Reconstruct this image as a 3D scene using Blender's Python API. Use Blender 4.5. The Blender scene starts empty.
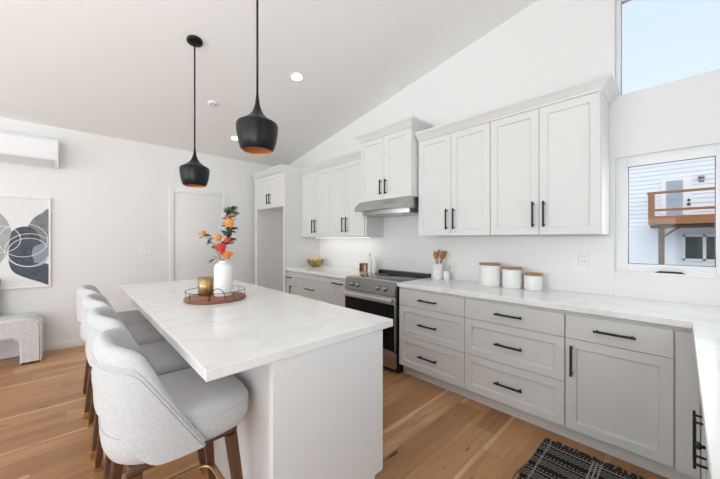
import bpy, bmesh, math, random
from mathutils import Vector, Matrix
from math import sin, cos, pi, radians, atan2, sqrt

random.seed(7)
SC = bpy.context.scene
COL = SC.collection

# ------------------------------------------------------------------ camera
cam_d = bpy.data.cameras.new('camera')
cam_d.sensor_width = 36.0
cam_d.lens = 304.5 / 720 * 36.0
cam_d.clip_start = 0.02
cam = bpy.data.objects.new('camera', cam_d)
COL.objects.link(cam)
cam.location = (0, 0, 1.37)
cam.rotation_euler = (radians(90), 0, math.atan(322 / 304.5))
SC.camera = cam

# ------------------------------------------------------------------ sky, sun, daylight, exposure
W = bpy.data.worlds.new('sky')
SC.world = W
W.use_nodes = True
wn, wl = W.node_tree.nodes, W.node_tree.links
bg = wn['Background']
tc = wn.new('ShaderNodeTexCoord')
sp = wn.new('ShaderNodeSeparateXYZ')
wr = wn.new('ShaderNodeValToRGB')
wl.new(tc.outputs['Generated'], sp.inputs[0])
wl.new(sp.outputs['Z'], wr.inputs[0])
wl.new(wr.outputs[0], bg.inputs[0])
wr.color_ramp.elements[0].position = 0.0
wr.color_ramp.elements[0].color = (0.84, 0.91, 0.98, 1)
wr.color_ramp.elements[1].position = 0.75
wr.color_ramp.elements[1].color = (0.56, 0.75, 0.97, 1)
bg.inputs[1].default_value = 1.2


def lamp(name, typ, loc, direction, energy, color=(1, 1, 1), **kw):
    d = bpy.data.lights.new(name, typ)
    d.energy = energy
    d.color = color
    for k, v in kw.items():
        setattr(d, k, v)
    o = bpy.data.objects.new(name, d)
    COL.objects.link(o)
    o.location = loc
    o.rotation_euler = Vector(direction).to_track_quat('-Z', 'Y').to_euler()
    return o


lamp('sun', 'SUN', (0, -10, 20), (-0.25, 1, -0.9), 1.7, (1, 0.97, 0.93), angle=radians(70))
# daylight through the glazed openings of the right-hand wall and of the wall behind the camera:
# level light from the sky; two added fills aim up to brighten the ceiling
COOL = (0.90, 0.957, 1.0)
WARM = (0.90, 0.957, 1.0)
lamp('daylight_sliding_door', 'AREA', (0.74, -2.3, 1.25), (-1, 0.1, 0), 32, COOL, shape='RECTANGLE', size=2.8, size_y=2.2)
lamp('ceiling_fill_right', 'AREA', (0.74, -2.3, 1.0), (-1, 0.35, 1.3), 90, WARM, shape='RECTANGLE', size=2.8, size_y=1.8, spread=radians(130))  # added fill lamp, tilted up to lift the ceiling
lamp('daylight_sink_window', 'AREA', (0.74, 1.5, 1.75), (-1, 0, 0.4), 6, COOL, shape='RECTANGLE', size=1.6, size_y=1.0)
lamp('daylight_rear_windows', 'AREA', (-2.4, -4.72, 1.6), (0, 1, 0), 27, COOL, shape='RECTANGLE', size=4.6, size_y=2.2)
lamp('ceiling_fill_rear', 'AREA', (-2.4, -4.72, 1.3), (0, 1, 1.0), 100, WARM, shape='RECTANGLE', size=4.6, size_y=1.8, spread=radians(130))  # second added fill, aimed up at the vault from the rear
lamp('daylight_corner_window', 'AREA', (-0.05, 3.2, 1.6), (-0.2, -1, -0.15), 3, COOL, shape='RECTANGLE', size=0.45, size_y=0.7)
SC.view_settings.view_transform = 'Standard'
SC.view_settings.look = 'None'
SC.view_settings.gamma = 1.0
SC.view_settings.use_curve_mapping = False
SC.view_settings.exposure = -0.12
SC.cycles.use_denoising = True
SC.cycles.max_bounces = 10
SC.cycles.diffuse_bounces = 6
SC.cycles.sample_clamp_indirect = 4.0


# ------------------------------------------------------------------ materials
def mat(name, color, rough=0.5, metal=0.0, noise=0.0, nscale=20.0, bump=0.0, bscale=80.0, spec=0.5, sheen=0.0):
    m = bpy.data.materials.new(name)
    m.use_nodes = True
    n, l = m.node_tree.nodes, m.node_tree.links
    b = n['Principled BSDF']
    b.inputs['Roughness'].default_value = rough
    b.inputs['Metallic'].default_value = metal
    b.inputs['Specular IOR Level'].default_value = spec
    if sheen:
        b.inputs['Sheen Weight'].default_value = sheen
    t = n.new('ShaderNodeTexCoord')
    nz = n.new('ShaderNodeTexNoise')
    nz.inputs['Scale'].default_value = nscale
    nz.inputs['Detail'].default_value = 4
    l.new(t.outputs['Object'], nz.inputs['Vector'])
    mx = n.new('ShaderNodeMix')
    mx.data_type = 'RGBA'
    c = list(color) + [1]
    mx.inputs['A'].default_value = [max(0, v * (1 - noise)) for v in color] + [1]
    mx.inputs['B'].default_value = [min(1, v * (1 + noise)) for v in color] + [1]
    l.new(nz.outputs['Fac'], mx.inputs['Factor'])
    l.new(mx.outputs['Result'], b.inputs['Base Color'])
    if bump:
        bz = n.new('ShaderNodeTexNoise')
        bz.inputs['Scale'].default_value = bscale
        bz.inputs['Detail'].default_value = 3
        l.new(t.outputs['Object'], bz.inputs['Vector'])
        bp = n.new('ShaderNodeBump')
        bp.inputs['Strength'].default_value = bump
        bp.inputs['Distance'].default_value = 0.004
        l.new(bz.outputs['Fac'], bp.inputs['Height'])
        l.new(bp.outputs['Normal'], b.inputs['Normal'])
    return m


def emis(name, color, strength):
    m = bpy.data.materials.new(name)
    m.use_nodes = True
    b = m.node_tree.nodes['Principled BSDF']
    b.inputs['Base Color'].default_value = (*color, 1)
    b.inputs['Emission Color'].default_value = (*color, 1)
    b.inputs['Emission Strength'].default_value = strength
    return m


def glass(name, refl=0.06, tint=(1, 1, 1)):
    m = bpy.data.materials.new(name)
    m.use_nodes = True
    n, l = m.node_tree.nodes, m.node_tree.links
    n.remove(n['Principled BSDF'])
    tr = n.new('ShaderNodeBsdfTransparent')
    tr.inputs[0].default_value = (*tint, 1)
    gl = n.new('ShaderNodeBsdfGlossy')
    gl.inputs['Roughness'].default_value = 0.02
    mx = n.new('ShaderNodeMixShader')
    mx.inputs[0].default_value = refl
    l.new(tr.outputs[0], mx.inputs[1])
    l.new(gl.outputs[0], mx.inputs[2])
    l.new(mx.outputs[0], n['Material Output'].inputs[0])
    return m


M_WALL = mat('wall_paint', (0.83, 0.83, 0.82), 0.85, bump=0.05, bscale=250)
M_CEIL = mat('ceiling_paint', (0.84, 0.83, 0.81), 0.9, bump=0.05, bscale=200)
M_TRIM = mat('trim_paint', (0.84, 0.84, 0.83), 0.45)
M_CAB = mat('cabinet_paint', (0.735, 0.733, 0.72), 0.42)
M_CABIN = mat('cabinet_inside', (0.30, 0.295, 0.285), 0.7)
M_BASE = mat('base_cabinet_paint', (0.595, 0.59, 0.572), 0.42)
M_ISL = mat('island_paint', (0.79, 0.79, 0.785), 0.45)
M_BLACK = mat('black_metal', (0.012, 0.012, 0.013), 0.42, 0.3)
M_PEND = mat('pendant_black', (0.007, 0.0075, 0.009), 0.38, 0.4, noise=0.3)
M_COPPER = mat('copper_lining', (0.86, 0.40, 0.15), 0.42, 0.35, noise=0.25, nscale=60)
M_STEEL = mat('stainless_steel', (0.46, 0.455, 0.44), 0.28, 1.0, noise=0.08, nscale=90)
M_STEELP = mat('brushed_steel', (0.27, 0.265, 0.26), 0.36, 1.0, noise=0.08, nscale=90)
M_HANDLE = mat('satin_steel', (0.72, 0.715, 0.70), 0.38, 0.9)
M_STEELD = mat('dark_steel', (0.30, 0.30, 0.30), 0.35, 0.9)
M_BGLASS = mat('black_glass', (0.006, 0.006, 0.007), 0.06, 0.0, spec=0.22)
M_HOB = mat('cooktop_glass', (0.008, 0.008, 0.009), 0.05)
M_BENAMEL = mat('black_enamel', (0.012, 0.012, 0.012), 0.35)
M_WALNUT = mat('walnut', (0.105, 0.048, 0.024), 0.45, noise=0.35, nscale=14)
M_LIDWOOD = mat('acacia_lid', (0.40, 0.21, 0.095), 0.5, noise=0.25, nscale=30)
M_SPOON = mat('spoon_wood', (0.42, 0.17, 0.055), 0.5, noise=0.35, nscale=25)
M_TRAY = mat('tray_wood', (0.25, 0.095, 0.05), 0.4, noise=0.35, nscale=18)
M_BRASS = mat('brass', (0.47, 0.345, 0.16), 0.28, 1.0, noise=0.12)
M_GOLD = mat('gold_metal', (0.70, 0.50, 0.24), 0.3, 1.0)
M_CERAMIC = mat('white_ceramic', (0.86, 0.86, 0.85), 0.3)
M_MATTE = mat('white_matte_ceramic', (0.86, 0.86, 0.86), 0.6)
M_PLASTIC = mat('white_plastic', (0.84, 0.84, 0.85), 0.4)
M_VENT = mat('grey_vent', (0.42, 0.42, 0.42), 0.6)
M_LOUVER = mat('pale_louver', (0.62, 0.62, 0.62), 0.5)
M_LEMON = mat('lemon_skin', (0.78, 0.48, 0.035), 0.45, noise=0.12, nscale=60)
M_LEAF = mat('leaf_green', (0.035, 0.075, 0.04), 0.55, noise=0.4)
M_LEAF2 = mat('leaf_dusty', (0.10, 0.16, 0.13), 0.6, noise=0.3)
M_LEAFY = mat('leaf_lime', (0.12, 0.15, 0.045), 0.55, noise=0.3)
M_STEM = mat('stem', (0.10, 0.085, 0.04), 0.7)
M_ORANGE = mat('petal_orange', (0.72, 0.25, 0.06), 0.6, noise=0.25, nscale=60)
M_RED = mat('petal_red', (0.60, 0.06, 0.035), 0.6, noise=0.25, nscale=60)
M_PEACH = mat('petal_peach', (0.74, 0.34, 0.10), 0.6, noise=0.2, nscale=60)
M_WINFR = mat('window_vinyl', (0.86, 0.86, 0.86), 0.4)
M_GASKET = mat('gasket', (0.03, 0.03, 0.035), 0.6)
M_GASKETL = mat('grey_gasket', (0.38, 0.38, 0.40), 0.6)
M_GLASS = glass('window_glass', 0.015)
M_BOWL = glass('smoked_glass', 0.10, (0.80, 0.81, 0.79))
M_SIDING = mat('siding_paint', (0.80, 0.82, 0.86), 0.7)
M_CEDAR = mat('cedar', (0.30, 0.115, 0.04), 0.65, noise=0.3, nscale=6)
M_CEDARD = mat('weathered_wood', (0.10, 0.058, 0.036), 0.75, noise=0.3, nscale=6)
M_ROOF = mat('shingle', (0.09, 0.09, 0.095), 0.9, noise=0.3)
M_DGLASS = mat('dark_window_glass', (0.03, 0.05, 0.05), 0.05, noise=0.6, nscale=1.2)
M_PGLASS = mat('pale_window_glass', (0.40, 0.46, 0.52), 0.08, noise=0.35, nscale=1.5)
M_GROUND = mat('gravel', (0.42, 0.42, 0.40), 0.95, noise=0.2)
M_LAMP = emis('lamp_lens', (1, 0.97, 0.92), 6.0)
M_LED = emis('led_strip', (1, 0.93, 0.82), 3.0)
M_DISPLAY = mat('oven_display', (0.01, 0.01, 0.012), 0.1)


def quartz(name):
    m = mat(name, (0.83, 0.825, 0.815), 0.16)
    n, l = m.node_tree.nodes, m.node_tree.links
    b = n['Principled BSDF']
    t = n.new('ShaderNodeTexCoord')
    a = n.new('ShaderNodeTexNoise')
    a.inputs['Scale'].default_value = 1.1
    a.inputs['Detail'].default_value = 5
    a.inputs['Distortion'].default_value = 1.2
    l.new(t.outputs['Object'], a.inputs['Vector'])
    r = n.new('ShaderNodeValToRGB')
    e = r.color_ramp.elements
    e[0].position = 0.47
    e[0].color = (0, 0, 0, 1)
    e[1].position = 0.5
    e[1].color = (1, 1, 1, 1)
    k = e.new(0.53)
    k.color = (0, 0, 0, 1)
    l.new(a.outputs['Fac'], r.inputs[0])
    w = n.new('ShaderNodeTexNoise')
    w.inputs['Scale'].default_value = 2.3
    l.new(t.outputs['Object'], w.inputs['Vector'])
    mm = n.new('ShaderNodeMath')
    mm.operation = 'MULTIPLY'
    l.new(r.outputs[0], mm.inputs[0])
    l.new(w.outputs['Fac'], mm.inputs[1])
    m2 = n.new('ShaderNodeMath')
    m2.operation = 'MULTIPLY'
    l.new(mm.outputs[0], m2.inputs[0])
    m2.inputs[1].default_value = 0.35
    mx = n.new('ShaderNodeMix')
    mx.data_type = 'RGBA'
    mx.inputs['A'].default_value = (0.83, 0.825, 0.815, 1)
    mx.inputs['B'].default_value = (0.52, 0.51, 0.49, 1)
    l.new(m2.outputs[0], mx.inputs['Factor'])
    l.new(mx.outputs['Result'], b.inputs['Base Color'])
    return m


M_QUARTZ = quartz('quartz')


def math_node(n, l, op, a, b=None):
    q = n.new('ShaderNodeMath')
    q.operation = op
    for i, v in enumerate((a, b)):
        if v is None:
            continue
        if isinstance(v, (int, float)):
            q.inputs[i].default_value = v
        else:
            l.new(v, q.inputs[i])
    return q.outputs[0]


def oak():
    m = bpy.data.materials.new('oak_planks')
    m.use_nodes = True
    n, l = m.node_tree.nodes, m.node_tree.links
    b = n['Principled BSDF']
    t = n.new('ShaderNodeTexCoord')
    s = n.new('ShaderNodeSeparateXYZ')
    l.new(t.outputs['Object'], s.inputs[0])
    K = lambda op, a, c=None: math_node(n, l, op, a, c)
    px = K('MULTIPLY', K('ADD', s.outputs['X'], 0.145), 1 / 0.19)     # planks run along Y
    row = K('FLOOR', px)
    w1 = n.new('ShaderNodeTexWhiteNoise')
    w1.noise_dimensions = '1D'
    l.new(row, w1.inputs['W'])
    py = K('MULTIPLY', K('ADD', s.outputs['Y'], K('MULTIPLY', w1.outputs['Value'], 7.0)), 1 / 2.0)
    cw = n.new('ShaderNodeCombineXYZ')
    l.new(row, cw.inputs['X'])
    l.new(K('FLOOR', py), cw.inputs['Y'])
    w2 = n.new('ShaderNodeTexWhiteNoise')
    w2.noise_dimensions = '2D'
    l.new(cw.outputs[0], w2.inputs['Vector'])
    plank = w2.outputs['Value']
    fx, fy = K('FRACT', px), K('FRACT', py)
    seam = K('MAXIMUM', K('LESS_THAN', K('MINIMUM', fx, K('SUBTRACT', 1.0, fx)), 0.006), K('LESS_THAN', fy, 0.0010))
    # pale sapwood along one edge of some boards, with a wandering border
    ce = n.new('ShaderNodeCombineXYZ')
    l.new(K('MULTIPLY', s.outputs['Y'], 0.9), ce.inputs['X'])
    l.new(K('MULTIPLY', row, 3.7), ce.inputs['Y'])
    we = n.new('ShaderNodeTexNoise')
    we.inputs['Scale'].default_value = 1.0
    l.new(ce.outputs[0], we.inputs['Vector'])
    w3 = n.new('ShaderNodeTexWhiteNoise')
    w3.noise_dimensions = '3D'
    l.new(cw.outputs[0], w3.inputs['Vector'])
    some = K('GREATER_THAN', w3.outputs['Value'], 0.52)
    sap = K('MULTIPLY', some, K('MULTIPLY', K('LESS_THAN', fx, K('SUBTRACT', K('MULTIPLY', we.outputs['Fac'], 0.70), 0.20)), 0.22))
    # grain: noise stretched along the plank, shifted per plank
    sh = K('MULTIPLY', plank, 13.0)
    cg = n.new('ShaderNodeCombineXYZ')
    l.new(math_node(n, l, 'MULTIPLY', s.outputs['X'], 1.0), cg.inputs['X'])
    l.new(math_node(n, l, 'MULTIPLY', s.outputs['Y'], 0.10), cg.inputs['Y'])
    l.new(sh, cg.inputs['Z'])
    g = n.new('ShaderNodeTexNoise')
    g.inputs['Scale'].default_value = 26
    g.inputs['Detail'].default_value = 6
    g.inputs['Distortion'].default_value = 0.6
    l.new(cg.outputs[0], g.inputs['Vector'])
    g2 = n.new('ShaderNodeTexNoise')
    g2.inputs['Scale'].default_value = 7
    g2.inputs['Detail'].default_value = 3
    g2.inputs['Distortion'].default_value = 1.0
    l.new(cg.outputs[0], g2.inputs['Vector'])
    f = K('ADD', K('ADD', K('MULTIPLY', plank, 0.36), sap),
                  math_node(n, l, 'ADD', math_node(n, l, 'MULTIPLY', g.outputs['Fac'], 0.42), math_node(n, l, 'MULTIPLY', g2.outputs['Fac'], 0.34)))
    r = n.new('ShaderNodeValToRGB')
    e = r.color_ramp.elements
    e[0].position = 0.22
    e[0].color = (0.24, 0.105, 0.040, 1)
    e[1].position = 0.92
    e[1].color = (0.66, 0.43, 0.25, 1)
    k = e.new(0.45)
    k.color = (0.36, 0.174, 0.073, 1)
    k = e.new(0.68)
    k.color = (0.475, 0.250, 0.114, 1)
    l.new(f, r.inputs[0])
    # knots and checks: sparse dark flecks drawn out along the plank
    ck = n.new('ShaderNodeCombineXYZ')
    l.new(s.outputs['X'], ck.inputs['X'])
    l.new(math_node(n, l, 'MULTIPLY', s.outputs['Y'], 0.17), ck.inputs['Y'])
    kn = n.new('ShaderNodeTexNoise')
    kn.inputs['Scale'].default_value = 13
    kn.inputs['Detail'].default_value = 2
    l.new(ck.outputs[0], kn.inputs['Vector'])
    kr = n.new('ShaderNodeValToRGB')
    kr.color_ramp.elements[0].position = 0.685
    kr.color_ramp.elements[0].color = (0, 0, 0, 1)
    kr.color_ramp.elements[1].position = 0.73
    kr.color_ramp.elements[1].color = (1, 1, 1, 1)
    l.new(kn.outputs['Fac'], kr.inputs[0])
    mx = n.new('ShaderNodeMix')
    mx.data_type = 'RGBA'
    l.new(r.outputs[0], mx.inputs['A'])
    mx.inputs['B'].default_value = (0.05, 0.025, 0.015, 1)
    l.new(kr.outputs[0], mx.inputs['Factor'])
    ms = n.new('ShaderNodeMix')
    ms.data_type = 'RGBA'
    l.new(mx.outputs['Result'], ms.inputs['A'])
    ms.inputs['B'].default_value = (0.12, 0.06, 0.03, 1)
    l.new(K('MULTIPLY', seam, 0.6), ms.inputs['Factor'])
    l.new(ms.outputs['Result'], b.inputs['Base Color'])
    b.inputs['Roughness'].default_value = 0.38
    bp = n.new('ShaderNodeBump')
    bp.inputs['Strength'].default_value = 0.25
    bp.inputs['Distance'].default_value = 0.0015
    l.new(math_node(n, l, 'ADD', math_node(n, l, 'MULTIPLY', seam, -1.5), g.outputs['Fac']), bp.inputs['Height'])
    l.new(bp.outputs[0], b.inputs['Normal'])
    return m


M_OAK = oak()


def tile():
    m = mat('backsplash_tile', (0.82, 0.82, 0.815), 0.3)
    n, l = m.node_tree.nodes, m.node_tree.links
    b = n['Principled BSDF']
    t = n.new('ShaderNodeTexCoord')
    s = n.new('ShaderNodeSeparateXYZ')
    l.new(t.outputs['Object'], s.inputs[0])
    cb = n.new('ShaderNodeCombineXYZ')
    l.new(s.outputs['X'], cb.inputs['X'])
    l.new(s.outputs['Z'], cb.inputs['Y'])
    br = n.new('ShaderNodeTexBrick')
    br.inputs['Scale'].default_value = 1
    br.inputs['Brick Width'].default_value = 0.30
    br.inputs['Row Height'].default_value = 0.0765
    br.inputs['Mortar Size'].default_value = 0.0012
    br.inputs['Color1'].default_value = (0.82, 0.82, 0.815, 1)
    br.inputs['Color2'].default_value = (0.80, 0.80, 0.795, 1)
    br.inputs['Mortar'].default_value = (0.78, 0.78, 0.775, 1)
    l.new(cb.outputs[0], br.inputs['Vector'])
    l.new(br.outputs['Color'], b.inputs['Base Color'])
    bp = n.new('ShaderNodeBump')
    bp.inputs['Strength'].default_value = 0.08
    bp.inputs['Distance'].default_value = 0.001
    bp.invert = True
    l.new(br.outputs['Fac'], bp.inputs['Height'])
    l.new(bp.outputs[0], b.inputs['Normal'])
    return m


M_TILE = tile()


def fabric(name, c1, c2, scale=420.0, bump=0.35):
    m = bpy.data.materials.new(name)
    m.use_nodes = True
    n, l = m.node_tree.nodes, m.node_tree.links
    b = n['Principled BSDF']
    b.inputs['Roughness'].default_value = 0.92
    b.inputs['Specular IOR Level'].default_value = 0.2
    b.inputs['Sheen Weight'].default_value = 0.15
    t = n.new('ShaderNodeTexCoord')
    a = n.new('ShaderNodeTexNoise')
    a.inputs['Scale'].default_value = scale
    a.inputs['Detail'].default_value = 2
    l.new(t.outputs['Object'], a.inputs['Vector'])
    a2 = n.new('ShaderNodeTexNoise')
    a2.inputs['Scale'].default_value = scale * 0.3
    a2.inputs['Detail'].default_value = 4
    l.new(t.outputs['Object'], a2.inputs['Vector'])
    f = math_node(n, l, 'ADD', math_node(n, l, 'MULTIPLY', a.outputs['Fac'], 0.62), math_node(n, l, 'MULTIPLY', a2.outputs['Fac'], 0.38))
    r = n.new('ShaderNodeValToRGB')
    r.color_ramp.elements[0].position = 0.35
    r.color_ramp.elements[0].color = (*c1, 1)
    r.color_ramp.elements[1].position = 0.65
    r.color_ramp.elements[1].color = (*c2, 1)
    l.new(f, r.inputs[0])
    l.new(r.outputs[0], b.inputs['Base Color'])
    bp = n.new('ShaderNodeBump')
    bp.inputs['Strength'].default_value = bump
    bp.inputs['Distance'].default_value = 0.002
    l.new(a.outputs['Fac'], bp.inputs['Height'])
    l.new(bp.outputs[0], b.inputs['Normal'])
    return m


M_FABRIC = fabric('linen_fabric', (0.48, 0.48, 0.49), (0.65, 0.65, 0.655))
M_BOUCLE = fabric('bench_fabric', (0.58, 0.58, 0.58), (0.76, 0.76, 0.755), 160, 0.6)
M_PILLOW = fabric('pillow_fabric', (0.55, 0.55, 0.55), (0.72, 0.72, 0.72), 200)


def rug_mat():
    """Dark flat weave, white dotted borders, bands of zigzag, in the rug's own coordinates (x across, y along)."""
    m = bpy.data.materials.new('rug_weave')
    m.use_nodes = True
    n, l = m.node_tree.nodes, m.node_tree.links
    b = n['Principled BSDF']
    b.inputs['Roughness'].default_value = 0.95
    b.inputs['Specular IOR Level'].default_value = 0.1
    t = n.new('ShaderNodeTexCoord')
    s = n.new('ShaderNodeSeparateXYZ')
    l.new(t.outputs['Object'], s.inputs[0])
    X, Y = s.outputs['X'], s.outputs['Y']
    K = lambda op, a, c=None: math_node(n, l, op, a, c)

    def band(v, centre, half):
        return K('LESS_THAN', K('ABSOLUTE', K('SUBTRACT', v, centre)), half)

    def dots(v, period, duty=0.55):
        return K('LESS_THAN', K('FRACT', K('MULTIPLY', v, 1 / period)), duty)
    terms = []
    # end border at the fringed edge (y = 0 is the fringed edge, y runs negative down the rug)
    terms.append(K('MULTIPLY', band(Y, -0.045, 0.007), dots(X, 0.016)))
    # side borders
    for cx in (0.045, 0.565):
        terms.append(K('MULTIPLY', band(X, cx, 0.006), dots(Y, 0.016)))
    for cx in (0.275, 0.295, 0.315):
        terms.append(band(X, cx, 0.004))
    # repeating cross bands
    my = K('FRACT', K('MULTIPLY', Y, 1 / 0.15))           # 0..1 in each 15 cm repeat
    zig = K('ABSOLUTE', K('SUBTRACT', K('FRACT', K('MULTIPLY', X, 1 / 0.024)), 0.5))      # 0..0.5
    for base in (0.22, 0.36, 0.50):
        d = K('ABSOLUTE', K('SUBTRACT', my, K('ADD', K('MULTIPLY', zig, 0.16), base - 0.04)))
        terms.append(K('LESS_THAN', d, 0.020))
    terms.append(band(my, 0.70, 0.022))
    terms.append(K('MULTIPLY', band(my, 0.86, 0.03), dots(X, 0.02, 0.5)))
    tot = terms[0]
    for q in terms[1:]:
        tot = K('MAXIMUM', tot, q)
    nz = n.new('ShaderNodeTexNoise')
    nz.inputs['Scale'].default_value = 300
    l.new(t.outputs['Object'], nz.inputs['Vector'])
    tot = K('MULTIPLY', tot, K('ADD', K('MULTIPLY', nz.outputs['Fac'], 0.9), 0.25))
    mx = n.new('ShaderNodeMix')
    mx.data_type = 'RGBA'
    mx.inputs['A'].default_value = (0.02, 0.018, 0.018, 1)
    mx.inputs['B'].default_value = (0.42, 0.40, 0.37, 1)
    l.new(tot, mx.inputs['Factor'])
    l.new(mx.outputs['Result'], b.inputs['Base Color'])
    bp = n.new('ShaderNodeBump')
    bp.inputs['Strength'].default_value = 0.6
    bp.inputs['Distance'].default_value = 0.003
    l.new(nz.outputs['Fac'], bp.inputs['Height'])
    l.new(bp.outputs[0], b.inputs['Normal'])
    return m


M_RUG = rug_mat()
M_FRINGE = mat('rug_fringe', (0.025, 0.023, 0.022), 0.95)


# ------------------------------------------------------------------ mesh helpers
class MB:
    """Collects shapes into one mesh, with a material slot per shape."""

    def __init__(self):
        self.bm = bmesh.new()
        self.mats = []

    def _mi(self, m):
        if m not in self.mats:
            self.mats.append(m)
        return self.mats.index(m)

    def _set(self, faces, m, smooth=False):
        i = self._mi(m)
        for f in faces:
            f.material_index = i
            f.smooth = smooth

    def box(self, x0, x1, y0, y1, z0, z1, m, bev=0.0, seg=2):
        mt = Matrix.Translation(((x0 + x1) / 2, (y0 + y1) / 2, (z0 + z1) / 2)) @ Matrix.Diagonal((abs(x1 - x0), abs(y1 - y0), abs(z1 - z0), 1))
        tmp = bmesh.new()
        bmesh.ops.create_cube(tmp, size=1, matrix=mt)
        if bev:
            bmesh.ops.bevel(tmp, geom=tmp.edges[:], offset=bev, segments=seg, affect='EDGES', profile=0.5)
        self._merge(tmp, m, bool(bev) and seg > 1)
        return self

    def _merge(self, tmp, m, smooth=False, matrix=None):
        i = self._mi(m)
        if matrix is not None:
            tmp.transform(matrix)
        for f in tmp.faces:
            f.material_index = i
            f.smooth = smooth
        me = bpy.data.meshes.new('tmp')
        tmp.to_mesh(me)
        tmp.free()
        self.bm.from_mesh(me)
        bpy.data.meshes.remove(me)

    def panel(self, x0, x1, z0, z1, yb, yf, m, frame=0.056, depth=0.012, slope=0.006):
        """Shaker front facing -Y: a frame round a recessed flat panel. yf < yb."""
        tmp = bmesh.new()
        mt = Matrix.Translation(((x0 + x1) / 2, (yb + yf) / 2, (z0 + z1) / 2)) @ Matrix.Diagonal((x1 - x0, abs(yb - yf), z1 - z0, 1))
        bmesh.ops.create_cube(tmp, size=1, matrix=mt)
        bmesh.ops.bevel(tmp, geom=[e for e in tmp.edges if all(abs(v.co.y - yf) < 1e-5 for v in e.verts)], offset=0.0015, segments=1, affect='EDGES')
        tmp.faces.ensure_lookup_table()
        fr = max((f for f in tmp.faces if f.normal.y < -0.99), key=lambda f: f.calc_area())
        bmesh.ops.inset_region(tmp, faces=[fr], thickness=frame, use_even_offset=True)
        bmesh.ops.inset_region(tmp, faces=[fr], thickness=slope, depth=-depth, use_even_offset=True)
        self._merge(tmp, m)
        return self

    def prism(self, pts, a0, a1, axis, m, smooth=False):
        """Closed polygon extruded along an axis: axis 'x' pts=(y,z), 'y' pts=(x,z), 'z' pts=(x,y)."""
        def P(p, a):
            return {'x': (a, p[0], p[1]), 'y': (p[0], a, p[1]), 'z': (p[0], p[1], a)}[axis]
        tmp = bmesh.new()
        A = [tmp.verts.new(P(p, a0)) for p in pts]
        B = [tmp.verts.new(P(p, a1)) for p in pts]
        k = len(pts)
        for i in range(k):
            tmp.faces.new((A[i], A[(i + 1) % k], B[(i + 1) % k], B[i]))
        tmp.faces.new(A[::-1])
        tmp.faces.new(B)
        bmesh.ops.recalc_face_normals(tmp, faces=tmp.faces[:])
        self._merge(tmp, m, smooth)
        return self

    def lathe(self, prof, c, m, seg=40, matrix=None, smooth=True):
        """prof: list of (r, z) bottom to top round a vertical axis at c."""
        tmp = bmesh.new()
        rings = []
        for r, z in prof:
            if r < 1e-6:
                rings.append([tmp.verts.new((c[0], c[1], c[2] + z))])
            else:
                rings.append([tmp.verts.new((c[0] + r * cos(2 * pi * i / seg), c[1] + r * sin(2 * pi * i / seg), c[2] + z)) for i in range(seg)])
        for a, b in zip(rings, rings[1:]):
            for i in range(seg):
                j = (i + 1) % seg
                if len(a) == 1 and len(b) == 1:
                    continue
                if len(a) == 1:
                    tmp.faces.new((a[0], b[j], b[i]))
                elif len(b) == 1:
                    tmp.faces.new((a[i], a[j], b[0]))
                else:
                    tmp.faces.new((a[i], a[j], b[j], b[i]))
        bmesh.ops.recalc_face_normals(tmp, faces=tmp.faces[:])
        self._merge(tmp, m, smooth, matrix)
        return self

    def tube(self, pts, r, m, seg=10, closed=False, r1=None):
        pts = [Vector(p) for p in pts]
        k = len(pts)
        tmp = bmesh.new()
        rings = []
        up = None
        for i, p in enumerate(pts):
            if closed:
                d = (pts[(i + 1) % k] - pts[i - 1]).normalized()
            else:
                d = (pts[min(i + 1, k - 1)] - pts[max(i - 1, 0)]).normalized()
            if up is None:
                up = d.orthogonal().normalized()
            else:
                up = (up - d * up.dot(d))
                up = up.normalized() if up.length > 1e-6 else d.orthogonal().normalized()
            s = d.cross(up)
            rr = r if r1 is None else r + (r1 - r) * i / (k - 1)
            rings.append([tmp.verts.new(p + rr * (cos(2 * pi * j / seg) * up + sin(2 * pi * j / seg) * s)) for j in range(seg)])
        rng = range(k) if closed else range(k - 1)
        for i in rng:
            a, b = rings[i], rings[(i + 1) % k]
            for j in range(seg):
                q = (j + 1) % seg
                tmp.faces.new((a[j], a[q], b[q], b[j]))
        if not closed:
            tmp.faces.new(rings[0][::-1])
            tmp.faces.new(rings[-1])
        bmesh.ops.recalc_face_normals(tmp, faces=tmp.faces[:])
        self._merge(tmp, m, True)
        return self

    def grid(self, rows, m, smooth=True, close_u=False, flip=False):
        """rows: list of equal-length point lists."""
        tmp = bmesh.new()
        V = [[tmp.verts.new(p) for p in r] for r in rows]
        for i in range(len(V) - 1):
            k = len(V[i])
            for j in range(k if close_u else k - 1):
                q = (j + 1) % k
                f = (V[i][j], V[i][q], V[i + 1][q], V[i + 1][j])
                tmp.faces.new(f[::-1] if flip else f)
        self._merge(tmp, m, smooth)
        return self

    def sphere(self, c, r, m, scale=(1, 1, 1), seg=20, rings=12, rot=None):
        tmp = bmesh.new()
        bmesh.ops.create_uvsphere(tmp, u_segments=seg, v_segments=rings, radius=r)
        mt = Matrix.Translation(c)
        if rot is not None:
            mt = mt @ rot
        mt = mt @ Matrix.Diagonal((*scale, 1))
        self._merge(tmp, m, True, mt)
        return self

    def poly(self, pts, m):
        tmp = bmesh.new()
        tmp.faces.new([tmp.verts.new(p) for p in pts])
        self._merge(tmp, m)
        return self

    def build(self, name, parent=None):
        me = bpy.data.meshes.new(name)
        self.bm.to_mesh(me)
        self.bm.free()
        for m in self.mats:
            me.materials.append(m)
        o = bpy.data.objects.new(name, me)
        COL.objects.link(o)
        if parent is not None:
            o.parent = parent
        return o


def autosmooth(o, ang=35):
    me = o.data
    for p in me.polygons:
        p.use_smooth = True
    try:
        me.set_sharp_from_angle(angle=radians(ang))
    except Exception:
        pass
    return o


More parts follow.
